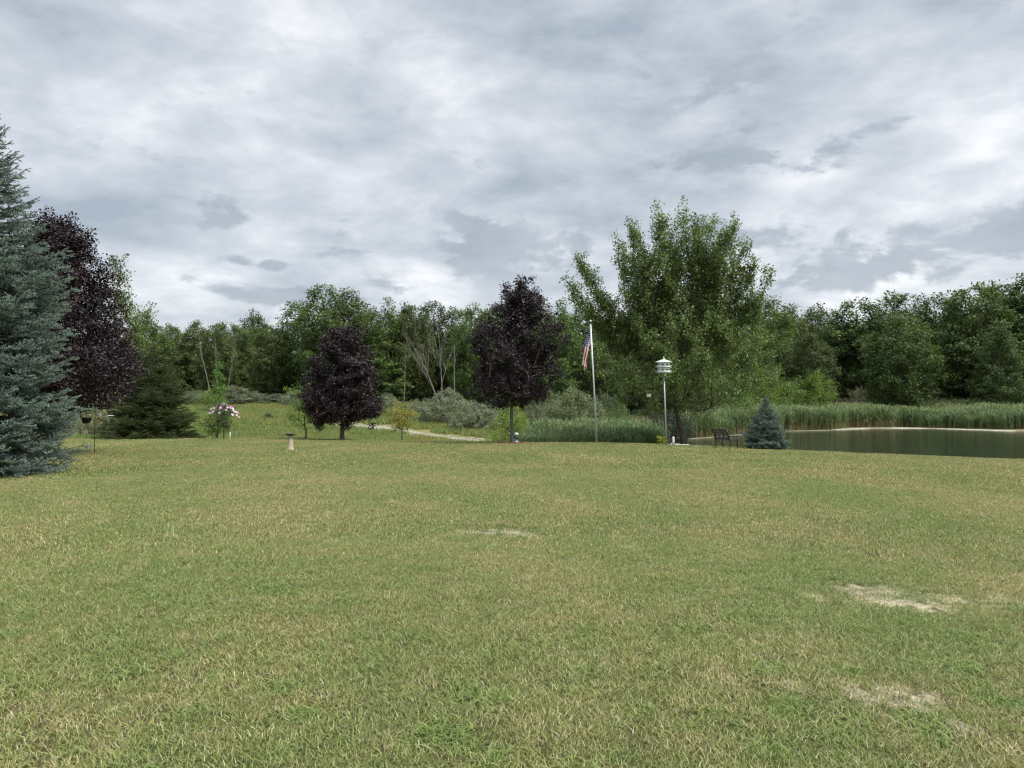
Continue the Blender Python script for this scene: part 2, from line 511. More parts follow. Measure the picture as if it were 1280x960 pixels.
X, Y = np.meshgrid(wx, wy); I = np.arange(X.size).reshape(X.shape)
F4 = np.stack([I[:-1, :-1], I[:-1, 1:], I[1:, 1:], I[1:, :-1]], -1).reshape(-1, 4)
water = link('pond_water', mk_mesh('pond_water', np.stack([X, Y, np.full_like(X, WATER_Z)], -1).reshape(-1, 3), F4, [wm], smooth=True))
water['kind'] = 'structure'

# pale algae and sand strip along the far bank
sand_m = m_plain('dry_bank', (0.38, 0.355, 0.26), (0.20, 0.20, 0.13), 1.5, 0.9)


def strip(name, px0, px1, pyc, wid, mat, n=160, z=None, kind='structure', thick=.05):
    """a low uneven bank lying at water level, as a closed slab"""
    V = []; F = []
    for k in range(n + 1):
        px = px0 + (px1 - px0) * k / n
        py = np.interp(px, *zip(*pyc)); d = (EYE - WATER_Z) * FPX / (py - HOR)
        w = wid * (0.35 + 1.1 * float(fbm(px * .12, 5.0, 3.0, 9))) * min(1, k / 8, (n - k) / 8 + .02)
        x = (px - 640) / FPX
        for dd, zz in ((-w, WATER_Z - .05), (-w * .8, WATER_Z + thick * .7), (w * .7, WATER_Z + thick), (w, WATER_Z - .05)):
            V.append((x * (d + dd), d + dd, zz))
        if k:
            b = 4 * k
            for j in range(3): F.append((b - 4 + j, b + j, b + j + 1, b - 3 + j))
    o = link(name, mk_mesh(name, np.array(V), np.array(F), [mat], smooth=True)); o['kind'] = kind
    return o


strip('shore', 1040, 1272, [(1040, 537.2), (1090, 535.2), (1160, 535.2), (1220, 537), (1272, 539)], 1.25, sand_m)
mud_m = m_plain('mud_bank', (0.15, 0.15, 0.085), (0.09, 0.10, 0.05), 1.0, 0.9)
strip('shore', 858, 1045, [(858, 549), (890, 546.5), (940, 542), (980, 539.0), (1045, 537.6)], .38, mud_m)

# ------------------------------------------------------------------ scattering


def scatter(name, pts, sources, seed=0, smin=0.8, smax=1.25, kind='stuff', cat=None, label=None):
    rng = R(seed)
    coll = bpy.data.collections.new(name + '_kinds')
    for s in sources: coll.objects.link(s)
    me = bpy.data.meshes.new(name)
    me.vertices.add(len(pts)); me.vertices.foreach_set('co', np.asarray(pts, np.float32).ravel())
    rot = np.zeros((len(pts), 3), np.float32); rot[:, 2] = rng.uniform(0, 2 * pi, len(pts))
    a = me.attributes.new('rot', 'FLOAT_VECTOR', 'POINT'); a.data.foreach_set('vector', rot.ravel())
    a = me.attributes.new('scl', 'FLOAT', 'POINT'); a.data.foreach_set('value', rng.uniform(smin, smax, len(pts)).astype(np.float32))
    a = me.attributes.new('pick', 'INT', 'POINT'); a.data.foreach_set('value', rng.integers(0, len(sources), len(pts)).astype(np.int32))
    o = link(name, me); o['kind'] = kind
    if label: o['label'] = label
    if cat: o['category'] = cat
    gt = bpy.data.node_groups.new(name + '_scatter', 'GeometryNodeTree')
    gt.interface.new_socket('Geometry', in_out='INPUT', socket_type='NodeSocketGeometry')
    gt.interface.new_socket('Geometry', in_out='OUTPUT', socket_type='NodeSocketGeometry')
    n = gt.nodes; l = gt.links
    gi = n.new('NodeGroupInput'); go = n.new('NodeGroupOutput')
    ci = n.new('GeometryNodeCollectionInfo'); ci.inputs['Collection'].default_value = coll
    ci.inputs['Separate Children'].default_value = True; ci.inputs['Reset Children'].default_value = True
    ip = n.new('GeometryNodeInstanceOnPoints'); ip.inputs['Pick Instance'].default_value = True

    def attr(nm, ty):
        q = n.new('GeometryNodeInputNamedAttribute'); q.data_type = ty; q.inputs['Name'].default_value = nm
        return q.outputs[0]
    l.new(gi.outputs[0], ip.inputs['Points']); l.new(ci.outputs[0], ip.inputs['Instance'])
    l.new(attr('pick', 'INT'), ip.inputs['Instance Index'])
    e2r = n.new('FunctionNodeEulerToRotation'); l.new(attr('rot', 'FLOAT_VECTOR'), e2r.inputs[0])
    l.new(e2r.outputs[0], ip.inputs['Rotation'])
    cx = n.new('ShaderNodeCombineXYZ'); s_ = attr('scl', 'FLOAT')
    for k in range(3): l.new(s_, cx.inputs[k])
    l.new(cx.outputs[0], ip.inputs['Scale'])
    l.new(ip.outputs[0], go.inputs[0])
    md = o.modifiers.new('scatter', 'NODES'); md.node_group = gt
    return o


def blades(rng, n, rad, h, w, bend, cols, hv=.45, gauss=False, flat=0.0):
    """n curved grass blades in a round patch"""
    a = rng.uniform(0, 2 * pi, n); r = rad * np.sqrt(rng.uniform(0, 1, n))
    base = np.stack([r * np.cos(a), r * np.sin(a), np.full(n, -0.01)], -1)
    az_ = rng.uniform(0, 2 * pi, n)
    dr = np.stack([np.cos(az_), np.sin(az_), np.zeros(n)], -1)
    sd = np.stack([-np.sin(az_), np.cos(az_), np.zeros(n)], -1)
    tw = rng.uniform(-1, 1, n)[:, None]
    sd = norm(sd + dr * tw)
    hh = h * (1 - hv + 2 * hv * rng.uniform(0, 1, n)) * (1 - 0.25 * r / rad)
    be = bend * rng.uniform(0.2, 1.6, n) * h
    V = []
    for t, ww in ((0, 1.0), (.5, .85), (1, .08)):
        c = base + dr * (be * t ** 1.7)[:, None] + np.array([0, 0, 1.0]) * (hh * (t - flat * t * t))[:, None]
        V += [c - sd * w * ww * .5, c + sd * w * ww * .5]
    V = np.stack(V, 1)
    b = np.arange(n)[:, None] * 6
    F = np.concatenate([b + np.array([[0, 1, 3, 2]]), b + np.array([[2, 3, 5, 4]])], 0)
    pick = rng.choice(len(cols), n, p=[q[1] for q in cols])
    cc = np.array([q[0] for q in cols])[pick] * rng.uniform(.75, 1.25, (n, 1))
    cc = np.repeat(cc[:, None, :], 6, 1).reshape(-1, 3)
    return V.reshape(-1, 3), F, cc


def m_grass(name, dryc=(1.9, 1.35, 1.35), amt=1.0, lo=.38, hi=.68, sc=.35):
    m, N = new_mat(name)
    at_ = N.add('ShaderNodeAttribute', attribute_name='Col')
    g = N.add('ShaderNodeNewGeometry')
    mp = N.add('ShaderNodeMapping'); N.l.new(g.outputs['Position'], mp.inputs[0]); mp.inputs['Scale'].default_value = (1, .6, 1)
    a = N.noise(mp.outputs[0], sc, 6, .62)
    b = N.noise(g.outputs['Position'], 2.6, 3, .6)
    v = N.m('ADD', N.m('MULTIPLY', a, .68), N.m('MULTIPLY', b, .32))
    f = N.smooth(v, lo, hi)
    c = N.mix(1.0, at_.outputs['Color'], N.mix(f, (.86, 1.02, .82, 1), (*dryc, 1)), 'MULTIPLY')
    p = N.add('ShaderNodeBsdfPrincipled'); N.put(p.inputs['Base Color'], c)
    p.inputs['Roughness'].default_value = .55; p.inputs['Specular IOR Level'].default_value = .3
    t = N.add('ShaderNodeBsdfTranslucent'); N.put(t.inputs[0], c)
    mx = N.add('ShaderNodeMixShader'); mx.inputs[0].default_value = .3
    N.l.new(p.outputs[0], mx.inputs[1]); N.l.new(t.outputs[0], mx.inputs[2])
    o = N.add('ShaderNodeOutputMaterial'); N.l.new(mx.outputs[0], o.inputs[0])
    return m


G_lawn = m_grass('lawn_blades', dryc=(1.40, 1.24, 1.38), lo=.38, hi=.66)
lawn_cols = [((.185, .205, .052), .34), ((.25, .27, .085), .24), ((.085, .125, .034), .13), ((.38, .34, .17), .17), ((.26, .19, .11), .06), ((.52, .48, .32), .06)]


def src(name, data, mat):
    V, F, C = data
    return bpy.data.objects.new(name, mk_mesh(name, V, F, [mat], cols=C))


near_src = [src('turf_a%d' % k, blades(R(40 + k), 330, .22, .034, .0044, 1.0, lawn_cols, flat=.2), G_lawn) for k in range(9)]
weed_cols = [((.15, .20, .05), .5), ((.22, .26, .085), .5)]
near_src += [src('turf_w%d' % k, blades(R(50 + k), 110, .13, .040, .0085, 1.3, weed_cols, flat=.3), G_lawn) for k in range(2)]
mid_src = [src('turf_b%d' % k, blades(R(60 + k), 700, .42, .036, .0065, .8, lawn_cols, flat=.1), G_lawn) for k in range(4)]
far_src = [src('turf_c%d' % k, blades(R(80 + k), 1500, 1.1, .040, .013, .7, lawn_cols), G_lawn) for k in range(4)]


def region(rng, n, r0, r1, a0=-47, a1=47):
    r = np.sqrt(rng.uniform(r0 ** 2, r1 ** 2, n)); a = np.radians(rng.uniform(a0, a1, n))
    return r * np.sin(a), r * np.cos(a)


def area(r0, r1): return (r1 ** 2 - r0 ** 2) * radians(94) / 2


def lawn_pts(seed, n, r0, r1, thin=True):
    rng = R(seed); st = math.sqrt(area(r0, r1) / n)
    x, y = np.meshgrid(np.arange(-r1, r1, st), np.arange(0, r1, st)); x = x.ravel(); y = y.ravel()
    x = x + rng.uniform(-.5, .5, x.size) * st; y = y + rng.uniform(-.5, .5, x.size) * st
    u, d, cr = zones(x, y); rr_ = np.hypot(x, y) + rng.normal(0, .3, x.size)
    k = (d < cr - .3) & (rr_ > r0) & (rr_ < r1) & ((np.abs(np.arctan2(x, y)) < radians(47)) | (rr_ < 10))
    if thin: k &= rng.uniform(0, 1, x.size) > bare(x, y) * 1.25
    x, y = x[k], y[k]
    return np.stack([x, y, H(x, y) + .006], -1)




scatter('grass', lawn_pts(1, int(area(1.3, 10) * 42), 1.3, 10), near_src, 1, .7, 1.25, label='short mown lawn grass, green with dry straw patches, close to the viewer', cat='grass')
scatter('grass', lawn_pts(2, int(area(9, 23) * 9), 9, 23), mid_src, 2, .75, 1.25, label='mown lawn grass in the middle distance', cat='grass')
scatter('grass', lawn_pts(3, int(area(21, 52) * 1.4), 21, 52), far_src, 3, .8, 1.2, label='mown lawn grass on the far rise of the lawn', cat='grass')

# course of the pale track through the meadow
path = [(425, 531), (450, 533), (480, 534.5), (505, 538), (530, 543), (560, 547), (585, 550), (605, 552)]
PP = np.array([hit(a, b, 46, 120)[:2] for a, b in path])
tt = np.linspace(0, len(PP) - 1, 80)
cxp = np.interp(tt, range(len(PP)), PP[:, 0]); cyp = np.interp(tt, range(len(PP)), PP[:, 1])

# meadow beyond the crest
G_mead = m_grass('meadow_blades', dryc=(1.5, 1.15, 1.0), sc=.12)
mead_cols = [((.17, .235, .07), .58), ((.23, .27, .095), .19), ((.30, .27, .13), .13), ((.19, .12, .07), .10)]
mead_src = [src('meadow_a%d' % k, blades(R(90 + k), 420, 1.1, .34, .035, .5, mead_cols), G_mead) for k in range(4)]
rng = R(7); x, y = region(rng, 5200, 46, 110, -33, 3)
u, d, cr = zones(x, y)
dp = np.min(np.hypot(x[:, None] - cxp[None], (y[:, None] - cyp[None]) * .55), 1)
k = (d > cr + 1.0) & (u > -100) & (u < 700) & (dp > 1.5)
x, y = x[k], y[k]
scatter('meadow_grass', np.stack([x, y, H(x, y)], -1), mead_src, 5, .5, 1.25, label='rough unmown meadow grass beyond the lawn', cat='grass')
up = np.array([0, 0, 1.0])

# reeds


def reed_patch(seed, n=130, rad=1.1, h=2.25):
    rng = R(seed)
    a = rng.uniform(0, 2 * pi, n); r = rad * np.sqrt(rng.uniform(0, 1, n))
    base = np.stack([r * np.cos(a), r * np.sin(a), np.zeros(n)], -1)
    ln = np.stack([rng.normal(0, .09, n), rng.normal(0, .09, n), np.ones(n)], -1)
    hh = h * rng.uniform(.72, 1.08, n)
    Vs, Fs, Cs = [], [], []
    off = 0
    w = .013
    az_ = rng.uniform(0, 2 * pi, n); sd = np.stack([np.cos(az_), np.sin(az_), np.zeros(n)], -1)
    # stalk
    for (t0, t1, c) in ((0, .35, (.34, .29, .17)), (.35, .95, (.13, .17, .08))):
        p0 = base + ln * (hh * t0)[:, None]; p1 = base + ln * (hh * t1)[:, None]
        V = np.stack([p0 - sd * w, p0 + sd * w, p1 + sd * w, p1 - sd * w], 1).reshape(-1, 3)
        Vs.append(V); Fs.append(np.arange(n * 4).reshape(n, 4) + off); off += n * 4
        Cs.append(np.tile(c, (n * 4, 1)) * rng.uniform(.8, 1.2, (n, 1)).repeat(4, 0))
    # leaves
    for k in range(6):
        t = rng.uniform(.25, .93, n); L = rng.uniform(.35, .65, n)
        aa = rng.uniform(0, 2 * pi, n); dr = np.stack([np.cos(aa) * .55, np.sin(aa) * .55, np.full(n, 1.0)], -1)
        dr = norm(dr)
        s2 = np.stack([-np.sin(aa), np.cos(aa), np.zeros(n)], -1) * .017
        p0 = base + ln * (hh * t)[:, None]; pm = p0 + dr * (L * .55)[:, None]
        pt = pm + norm(dr * np.array([1.6, 1.6, .35])) * (L * .45)[:, None]
        V = np.stack([p0 - s2 * .6, p0 + s2 * .6, pm + s2, pt, pm - s2], 1).reshape(-1, 3)
        Vs.append(V)
        b = np.arange(n)[:, None] * 5 + off
        Fs.append(np.concatenate([b + np.array([[0, 1, 2, 4]])], 0)); Fs.append(b + np.array([[4, 2, 3]])); off += n * 5
        dead = (rng.uniform(0, 1, n) < np.where(t < .5, .35, .06))[:, None]
        c = np.where(dead, np.array([.33, .28, .15]), np.array([.150, .21, .10])) * rng.uniform(.75, 1.25, (n, 1))
        Cs.append(c.repeat(5, 0))
    return np.concatenate(Vs), Fs, np.concatenate(Cs)


G_reed = m_grass('reed_blades', dryc=(1.15, 1.05, .85), sc=.1, lo=.4, hi=.65)
reed_src = []
for k in range(5):
    Vv, Ff, Cc = reed_patch(120 + k)
    reed_src.append(bpy.data.objects.new('reed_a%d' % k, mk_mesh('reed_a%d' % k, Vv, Ff, [G_reed], cols=Cc)))


def poly_pts(rng, n, u0, u1, dfun, jit=.6):
    u = rng.uniform(u0, u1, n); t = rng.uniform(0, 1, n)
    near, far = dfun(u)
    near = near + (vnoise(u, 0 * u, 9, 4) - .5) * 2 * jit
    d = np.sqrt(near ** 2 + (far ** 2 - near ** 2) * t)
    x = (u - 640) / FPX * d
    return np.stack([x, d, H(x, d) - .05], -1)


rng = R(12)
rp = [poly_pts(rng, 2300, 985, 1700, lambda u: (np.interp(u, [985, 1040, 1060, 1130, 1280, 1700], [81.5, 83.5, 87, 87.5, 80.5, 74]), np.interp(u, [985, 1060, 1280, 1700], [93, 104, 103, 100]))),
      poly_pts(rng, 330, 858, 1000, lambda u: (np.interp(u, [858, 890, 940, 1000], [66, 68.5, 76.5, 82.5]), np.interp(u, [858, 1000], [74, 92])))]
rp = np.concatenate(rp); rp[:, 2] -= np.clip((fbm(rp[:, 0], rp[:, 1], 7.0, 55, 3) - .45) * 2.2, 0, .8)
scatter('reeds', rp, reed_src, 8, .68, 1.12, label='tall blue green reeds along the far side of the pond', cat='reeds')
rq = poly_pts(rng, 520, 662, 815, lambda u: (np.interp(u, [668, 806], [43.5, 43.0]), np.interp(u, [668, 700, 806], [47, 55, 54])), .3)
rq[:, 2] -= np.clip((vnoise(rq[:, 0], rq[:, 1], 1.8, 5) - .3) * 1.1, 0, 1) + np.clip((2.2 - rq[:, 0]) * .5, 0, .8)
scatter('reeds', rq, reed_src, 9, .38, .85, label='low green reeds behind the flagpole', cat='reeds')

# ------------------------------------------------------------------ trees


def leaf_cards(rng, C, size, dirs=None, upb=.5, asp=.62, cval=.25, out=None, tipcol=None):
    n = len(C)
    nn = rng.normal(0, 1, (n, 3)); nn[:, 2] += upb * 2
    if out is not None: nn += out * .8
    nn = norm(nn)
    a = rng.normal(0, 1, (n, 3))
    if dirs is not None: a += dirs * 1.2
    a = norm(a - nn * (a * nn).sum(1, keepdims=True)); b = np.cross(nn, a)
    L = (size * rng.uniform(.5, 1.35, n))[:, None]
    V = np.stack([C - a * L * .5, C + b * L * asp * .5 + a * L * .05, C + a * L * .5 - nn * L * .12, C - b * L * asp * .5 + a * L * .05], 1).reshape(-1, 3)
    F = np.arange(n * 4).reshape(n, 4)
    cc = rng.uniform(1 - cval, 1 + cval, (n, 1)) * np.stack([1 + rng.normal(0, .06, n), np.ones(n), 1 + rng.normal(0, .05, n)], -1)
    if tipcol is not None: cc = cc * tipcol
    return V, F, np.repeat(cc, 4, 0)


def grow(rng, trunk, tips, k_up=.6, r_tip=.012, r_exp=.5, sub=3, wob=.06):
    """joins the tips to the trunk by the nearest wood already there; returns nodes, parents, radii, tip node ids"""
    P = [np.array(p, float) for p in trunk]; par = [-1] + list(range(len(trunk) - 1))
    base = P[-1]
    order = np.argsort(np.linalg.norm((tips - np.array(trunk[len(trunk) // 2])) * np.array([1, 1, .8]), axis=1))
    A = np.zeros((len(trunk) + len(tips) * sub + 5, 3)); A[:len(P)] = P; n = len(P)
    tid = np.zeros(len(tips), int)
    tr0 = 1 if len(trunk) > 2 else 0
    for i in order:
        t = tips[i]
        dv = t - A[tr0:n]
        dd = np.linalg.norm(dv, axis=1)
        rise = dv[:, 2] / np.maximum(dd, 1e-6)
        cost = dd * (1 + k_up * (1 - rise)) + np.linalg.norm(A[tr0:n, :2] - A[0, :2], axis=1) * -.05
        j = int(np.argmin(cost)) + tr0
        p0 = A[j]; prev = j
        L = dd[j - tr0]
        for s in range(1, sub + 1):
            f = s / sub
            q = p0 + (t - p0) * f + np.array([0, 0, -.10 * L * math.sin(pi * f)]) + rng.normal(0, wob * L * (f < 1), 3) * .6
            A[n] = q; par.append(prev); prev = n; n += 1
        tid[i] = prev
    A = A[:n]; par = np.array(par)
    cnt = np.zeros(n)
    cnt[tid] = 1
    for i in range(n - 1, 0, -1): cnt[par[i]] += cnt[i]
    rad = r_tip * np.maximum(cnt, 1) ** r_exp
    return A, par, rad, tid


def wood_mesh(name, A, par, rad, mat, rmin=.0, n=5, flare=True):
    idx = np.array([i for i in range(1, len(A)) if rad[i] >= rmin])
    p0 = A[par[idx]]; p1 = A[idx]
    r1 = rad[idx]; r0 = np.minimum(rad[par[idx]], r1 * 1.35)
    d = norm(p1 - p0)
    ref = np.where(np.abs(d[:, 2:3]) > .9, np.array([[1., 0, 0]]), np.array([[0, 0, 1.]]))
    a = norm(np.cross(d, ref)); b = np.cross(d, a)
    th = np.arange(n) * 2 * pi / n
    ring = np.cos(th)[None, :, None] * a[:, None] + np.sin(th)[None, :, None] * b[:, None]
    V = np.concatenate([p0[:, None] + ring * r0[:, None, None] - (d * r0[:, None] * .2)[:, None], p1[:, None] + ring * r1[:, None, None] + (d * r1[:, None] * .3)[:, None]], 1)
    m = len(idx); bse = (np.arange(m) * 2 * n)[:, None, None]
    k = np.arange(n); q = np.stack([k, (k + 1) % n, n + (k + 1) % n, n + k], -1)[None]
    return mk_mesh(name, V.reshape(-1, 3), (bse + q).reshape(-1, 4), [mat], smooth=True)


def crown_tips(rng, n, prof, shell=.55, lump=.0, squash=1.0, off=None):
    """prof: (z, radius) pairs; sample points inside, denser towards the skin"""
    zs = np.array([p[0] for p in prof]); rs = np.array([p[1] for p in prof])
    out = []
    ph = rng.uniform(0, 6.28, 4)
    while len(out) < n:
        z = rng.uniform(zs[0], zs[-1]); r = np.interp(z, zs, rs)
        if rng.uniform() > (r / rs.max()) ** 1.3 + .12: continue
        a = rng.uniform(0, 2 * pi)
        lobe = 1 + lump * (math.sin(3 * a + ph[0] + z * .9) * .5 + math.sin(5 * a + ph[1] - z * 1.6) * .35 + math.sin(2 * a + z * 2.2 + ph[2]) * .3)
        q = rng.uniform() ** shell
        rr = r * q * lobe
        p = [rr * cos(a), rr * sin(a) * squash, z + rng.normal(0, .03 * (zs[-1] - zs[0]))]
        out.append(p)
    T = np.array(out)
    if off is not None:
        T[:, 0] += np.interp(T[:, 2], *zip(*off))
    return T


def clumps(rng, A, par, tid, per, spread, shoot, flat=.6, updir=.15):
    """leaf positions round every tip, drawn out along the twig"""
    t = A[tid]; b = A[par[tid]]
    dirs = norm(norm(t - b) + np.array([0, 0, updir]))
    k = per
    f = rng.uniform(-.6, 1.0, (len(t), k, 1))
    pos = t[:, None] + dirs[:, None] * f * shoot + rng.normal(0, 1, (len(t), k, 3)) * np.array([spread, spread, spread * flat]) * (1.05 - .55 * np.abs(f))
    return pos.reshape(-1, 3), np.repeat(dirs, k, 0)


def build_tree(name, label, cat, loc, trunk, tips, leaf_mat, wood_mat, per=60, size=.14, spread=.3, shoot=.5, flat=.6, seed=1,
               r_tip=.012, r_exp=.5, upb=.5, rmin=0., group=None, rz=0., cval=.25, k_up=.6, clumpval=.15, trunk_r=None, asp=.62, tint=None, updir=.15):
    rng = R(seed)
    A, par, rad, tid = grow(rng, trunk, tips, k_up=k_up, r_tip=r_tip, r_exp=r_exp)
    if trunk_r is not None:
        nt = len(trunk)
        f = np.interp(np.arange(nt) / (nt - 1), [0, .06, 1], [1.35, 1.0, .35]) * trunk_r
        rad[:nt] = np.maximum(f, 0.01) if True else rad[:nt]
        rad = np.minimum(rad, trunk_r * np.where(np.arange(len(rad)) < nt, 1.4, .62))
    pos, dirs = clumps(rng, A, par, tid, per, spread, shoot, flat, updir)
    cent = np.array([tips[:, 0].mean(), tips[:, 1].mean(), tips[:, 2].mean()])
    out = norm(pos - cent)
    tipv = np.repeat(rng.uniform(1 - clumpval, 1 + clumpval, (len(tips), 1)), per, 0)
    V, F, C = leaf_cards(rng, pos, size, dirs, upb=upb, out=out * .6, tipcol=tipv, cval=cval, asp=asp)
    root = thing(name, label, cat, loc, rz, group)
    tr = link('trunk', wood_mesh(name + '_wood', A, par, rad, wood_mat, rmin, 7 if trunk_r and trunk_r > .1 else 5), root)
    cr = link('crown', mk_mesh(name + '_leaves', V, F, [leaf_mat], cols=C), root)
    if tint: cr.color = (*tint, 1)
    return root


def trunkline(rng, h, n=8, lean=(0, 0), wob=.05):
    z = np.linspace(0, 1, n)
    return [(lean[0] * t + rng.normal(0, wob) * (t > 0), lean[1] * t + rng.normal(0, wob) * (t > 0), t * h - .05 * (t == 0)) for t in z]


# --- the big silver maple by the pond
rng = R(5)
loc = at(856, 41.3)
trunk = [(0, 0, -.1), (-.06, 0, .5), (-.18, 0, 1.1), (-.34, .02, 1.8), (-.5, .05, 2.5), (-.45, .05, 3.3), (-.30, .0, 4.4), (-.15, 0, 5.6), (.0, .1, 7.2), (.0, 0, 9.0)]
prof = [(2.5, 2.4), (3.2, 4.1), (4.2, 4.8), (6, 4.7), (7.6, 4.3), (9.0, 3.9), (10.5, 3.5), (11.8, 2.9), (12.6, 1.9), (13.0, .5)]
tips = crown_tips(rng, 560, prof, shell=.5, lump=.15, squash=.62)
tips[:, 0] -= .35
tips = tips[(tips[:, 2] < 6.6) | (rng.uniform(0, 1, len(tips)) < .12)]


def limb_tips(rng, a, b, n, w):
    t = rng.uniform(.15, 1, n)[:, None]
    a = np.array(a); b = np.array(b)
    return a + (b - a) * t + rng.normal(0, 1, (n, 3)) * w * (1.1 - t * .8)


ends = [(706, 338), (724, 312), (745, 352), (772, 292), (790, 264), (806, 300), (826, 256), (842, 280), (856, 244), (872, 268), (888, 260), (904, 290), (914, 264), (934, 284), (942, 318), (960, 334), (948, 362), (738, 385)]
LT = [tips]
for k, (ex, ey) in enumerate(ends):
    for dep in ((0., 1.0), (.9, .9), (-.9, .88), (1.7, .75))[:(4 if 770 < ex < 930 else 2)]:
        e = np.array([(ex - 856) * .0432, rng.normal(dep[0] * 1.0, .25), (556 - ey) * .0432])
        b0 = np.array([e[0] * .15 - .25, dep[0] * .3, 4.6 + rng.uniform(-.4, 1.2)])
        e = b0 + (e - b0) * dep[1]
        n_ = 20 if dep[1] == 1 else 15
        t = rng.uniform(.18, 1, n_)[:, None] ** .85
        bow = np.array([np.sign(e[0]) * .35, 0, -.25]) * np.sin(pi * t)
        LT.append(b0 + (e - b0) * t + bow + rng.normal(0, 1, (n_, 3)) * (.34 * (1.12 - t * .85)))
tips = np.concatenate(LT)
build_tree('silver_maple', 'tall broad green maple with leaning trunk standing in the ring of white stones', 'tree', loc, trunk, tips,
           L_maple, bark, per=120, size=.122, spread=.18, shoot=.6, flat=1.0, seed=6, r_tip=.010, r_exp=.48, trunk_r=.18, k_up=.8, clumpval=.22, cval=.3, upb=.35, updir=.55)

# --- purple maples
rng = R(15)
loc = at(640, 38.3)
trunk = [(0, 0, -.1), (.0, 0, .6), (-.03, 0, 1.2), (-.02, 0, 1.9), (.05, 0, 2.8), (.12, 0, 4.0), (.25, 0, 5.4), (.35, 0, 6.8)]
prof = [(2.0, .9), (2.4, 1.8), (3.1, 2.1), (3.9, 2.05), (5.0, 1.95), (6.0, 1.65), (6.9, 1.2), (7.6, .75), (7.95, .2)]
tips = crown_tips(rng, 400, prof, shell=.5, lump=.3, off=[(0, -.05), (3, .05), (5, .3), (8, .5)])
tips = np.concatenate([tips, limb_tips(rng, (.3, 0, 6.2), (.55, 0, 8.1), 10, .2), limb_tips(rng, (0, 0, 6), (-.35, .1, 7.8), 8, .18), limb_tips(rng, (.8, 0, 3.5), (2.3, .1, 5.2), 8, .2),
                       limb_tips(rng, (-.8, 0, 3.5), (-2.0, .1, 5.3), 10, .22)])
build_tree('purple_maple', 'upright dark purple maple in a small red brick ring, left of the flagpole', 'tree', loc, trunk, tips,
           L_purple, bark_grey, per=125, size=.092, spread=.16, shoot=.38, seed=16, r_tip=.008, trunk_r=.10, clumpval=.3, cval=.5, asp=.8)
rng = R(25)
loc = at(428, 42.6)
trunk = [(0, 0, -.1), (0, 0, .6), (.02, 0, 1.2), (0, 0, 2.0), (-.05, 0, 3.2), (0, 0, 4.4), (.05, 0, 5.4)]
prof = [(1.0, 1.5), (1.5, 2.1), (2.2, 2.15), (3.2, 1.95), (4.3, 1.7), (5.2, 1.25), (5.9, .8), (6.25, .25)]
tips = crown_tips(rng, 500, prof, shell=.5, lump=.12)
build_tree('purple_maple', 'dense egg shaped dark purple maple behind the birdbath', 'tree', loc, trunk, tips,
           L_purple, bark_grey, per=125, size=.092, spread=.17, shoot=.28, seed=26, r_tip=.008, trunk_r=.13, clumpval=.3, cval=.5, asp=.8)

rng = R(35)
loc = at(72, 28.5)
trunk = [(-.4, 0, -.1), (-.35, 0, .6), (-.25, 0, 1.3), (-.1, 0, 2.2), (.05, 0, 3.6), (0, 0, 5.2), (.0, 0, 6.8)]
prof = [(1.75, 1.6), (2.3, 2.5), (3.3, 2.65), (4.6, 2.35), (6.0, 1.9), (7.2, 1.4), (8.2, .9), (8.7, .3)]
tips = crown_tips(rng, 900, prof, shell=.5, lump=.09)
tips = np.concatenate([tips, limb_tips(rng, (.2, 0, 6), (1.0, 0, 8.1), 8, .2), limb_tips(rng, (-.3, 0, 6.5), (-.6, 0, 9.0), 10, .2), limb_tips(rng, (.8, 0, 5), (1.9, 0, 7.0), 8, .2)])
build_tree('purple_plum', 'large dark purple leaved tree right behind the big blue spruce', 'tree', loc, trunk, tips,
           L_plum, bark, per=105, size=.092, spread=.2, shoot=.36, seed=36, r_tip=.009, trunk_r=.14, clumpval=.3, cval=.5, asp=.65, upb=.3)

rng = R(45)
loc = at(143, 62)
prof = [(2.0, 2.6), (4, 3.2), (7, 3.0), (9.5, 2.6), (11.3, 1.7), (12.8, .8), (13.4, .2)]
tips = crown_tips(rng, 210, prof, shell=.5, lump=.2)
build_tree('walnut_tree', 'open branched green tree showing its top behind the large purple tree', 'tree', loc, trunkline(rng, 11, 9), tips,
           L_maple, bark, per=70, size=.19, spread=.3, shoot=.75, flat=.35, seed=46, r_tip=.014, trunk_r=.2, clumpval=.2)

# --- young trees on the lawn's far edge
rng = R(55)
tips = crown_tips(rng, 75, [(.7, .5), (1.2, .95), (1.7, 1.0), (2.1, .7), (2.35, .25)], lump=.2)
build_tree('young_tree', 'small young tree with yellowing leaves right of the egg shaped purple maple', 'tree', at(503, 42.0), trunkline(rng, 1.9, 6), tips,
           L_lime, bark, per=26, size=.09, spread=.13, shoot=.2, flat=.35, seed=56, r_tip=.005, trunk_r=.035, tint=(1.35, .95, .85))
rng = R(65)
tips = crown_tips(rng, 70, [(.7, .9), (1.1, 1.4), (1.5, 1.0), (2.0, .6), (2.8, .9), (3.0, .3)], lump=.3)
build_tree('young_tree', 'thin young tree with loose lime green tiers between the birdbath and the purple maple', 'tree', at(382, 43.3), trunkline(rng, 2.6, 7), tips,
           L_lime, bark, per=34, size=.10, spread=.17, shoot=.25, flat=.3, seed=66, r_tip=.005, trunk_r=.04, tint=(.85, .9, .9))
rng = R(75)
tips = crown_tips(rng, 90, [(.5, .6), (.9, 1.0), (1.5, 1.1), (2.2, .8), (2.7, .3)], lump=.25)
build_tree('young_tree', 'bushy young tree with dark stem just behind the pink flowering hibiscus', 'tree', at(272, 45.5), trunkline(rng, 2.0, 6), tips,
           L_lime, bark, per=40, size=.09, spread=.17, shoot=.22, flat=.5, seed=76, r_tip=.006, trunk_r=.06, tint=(.6, .68, .8))

# --- spruces


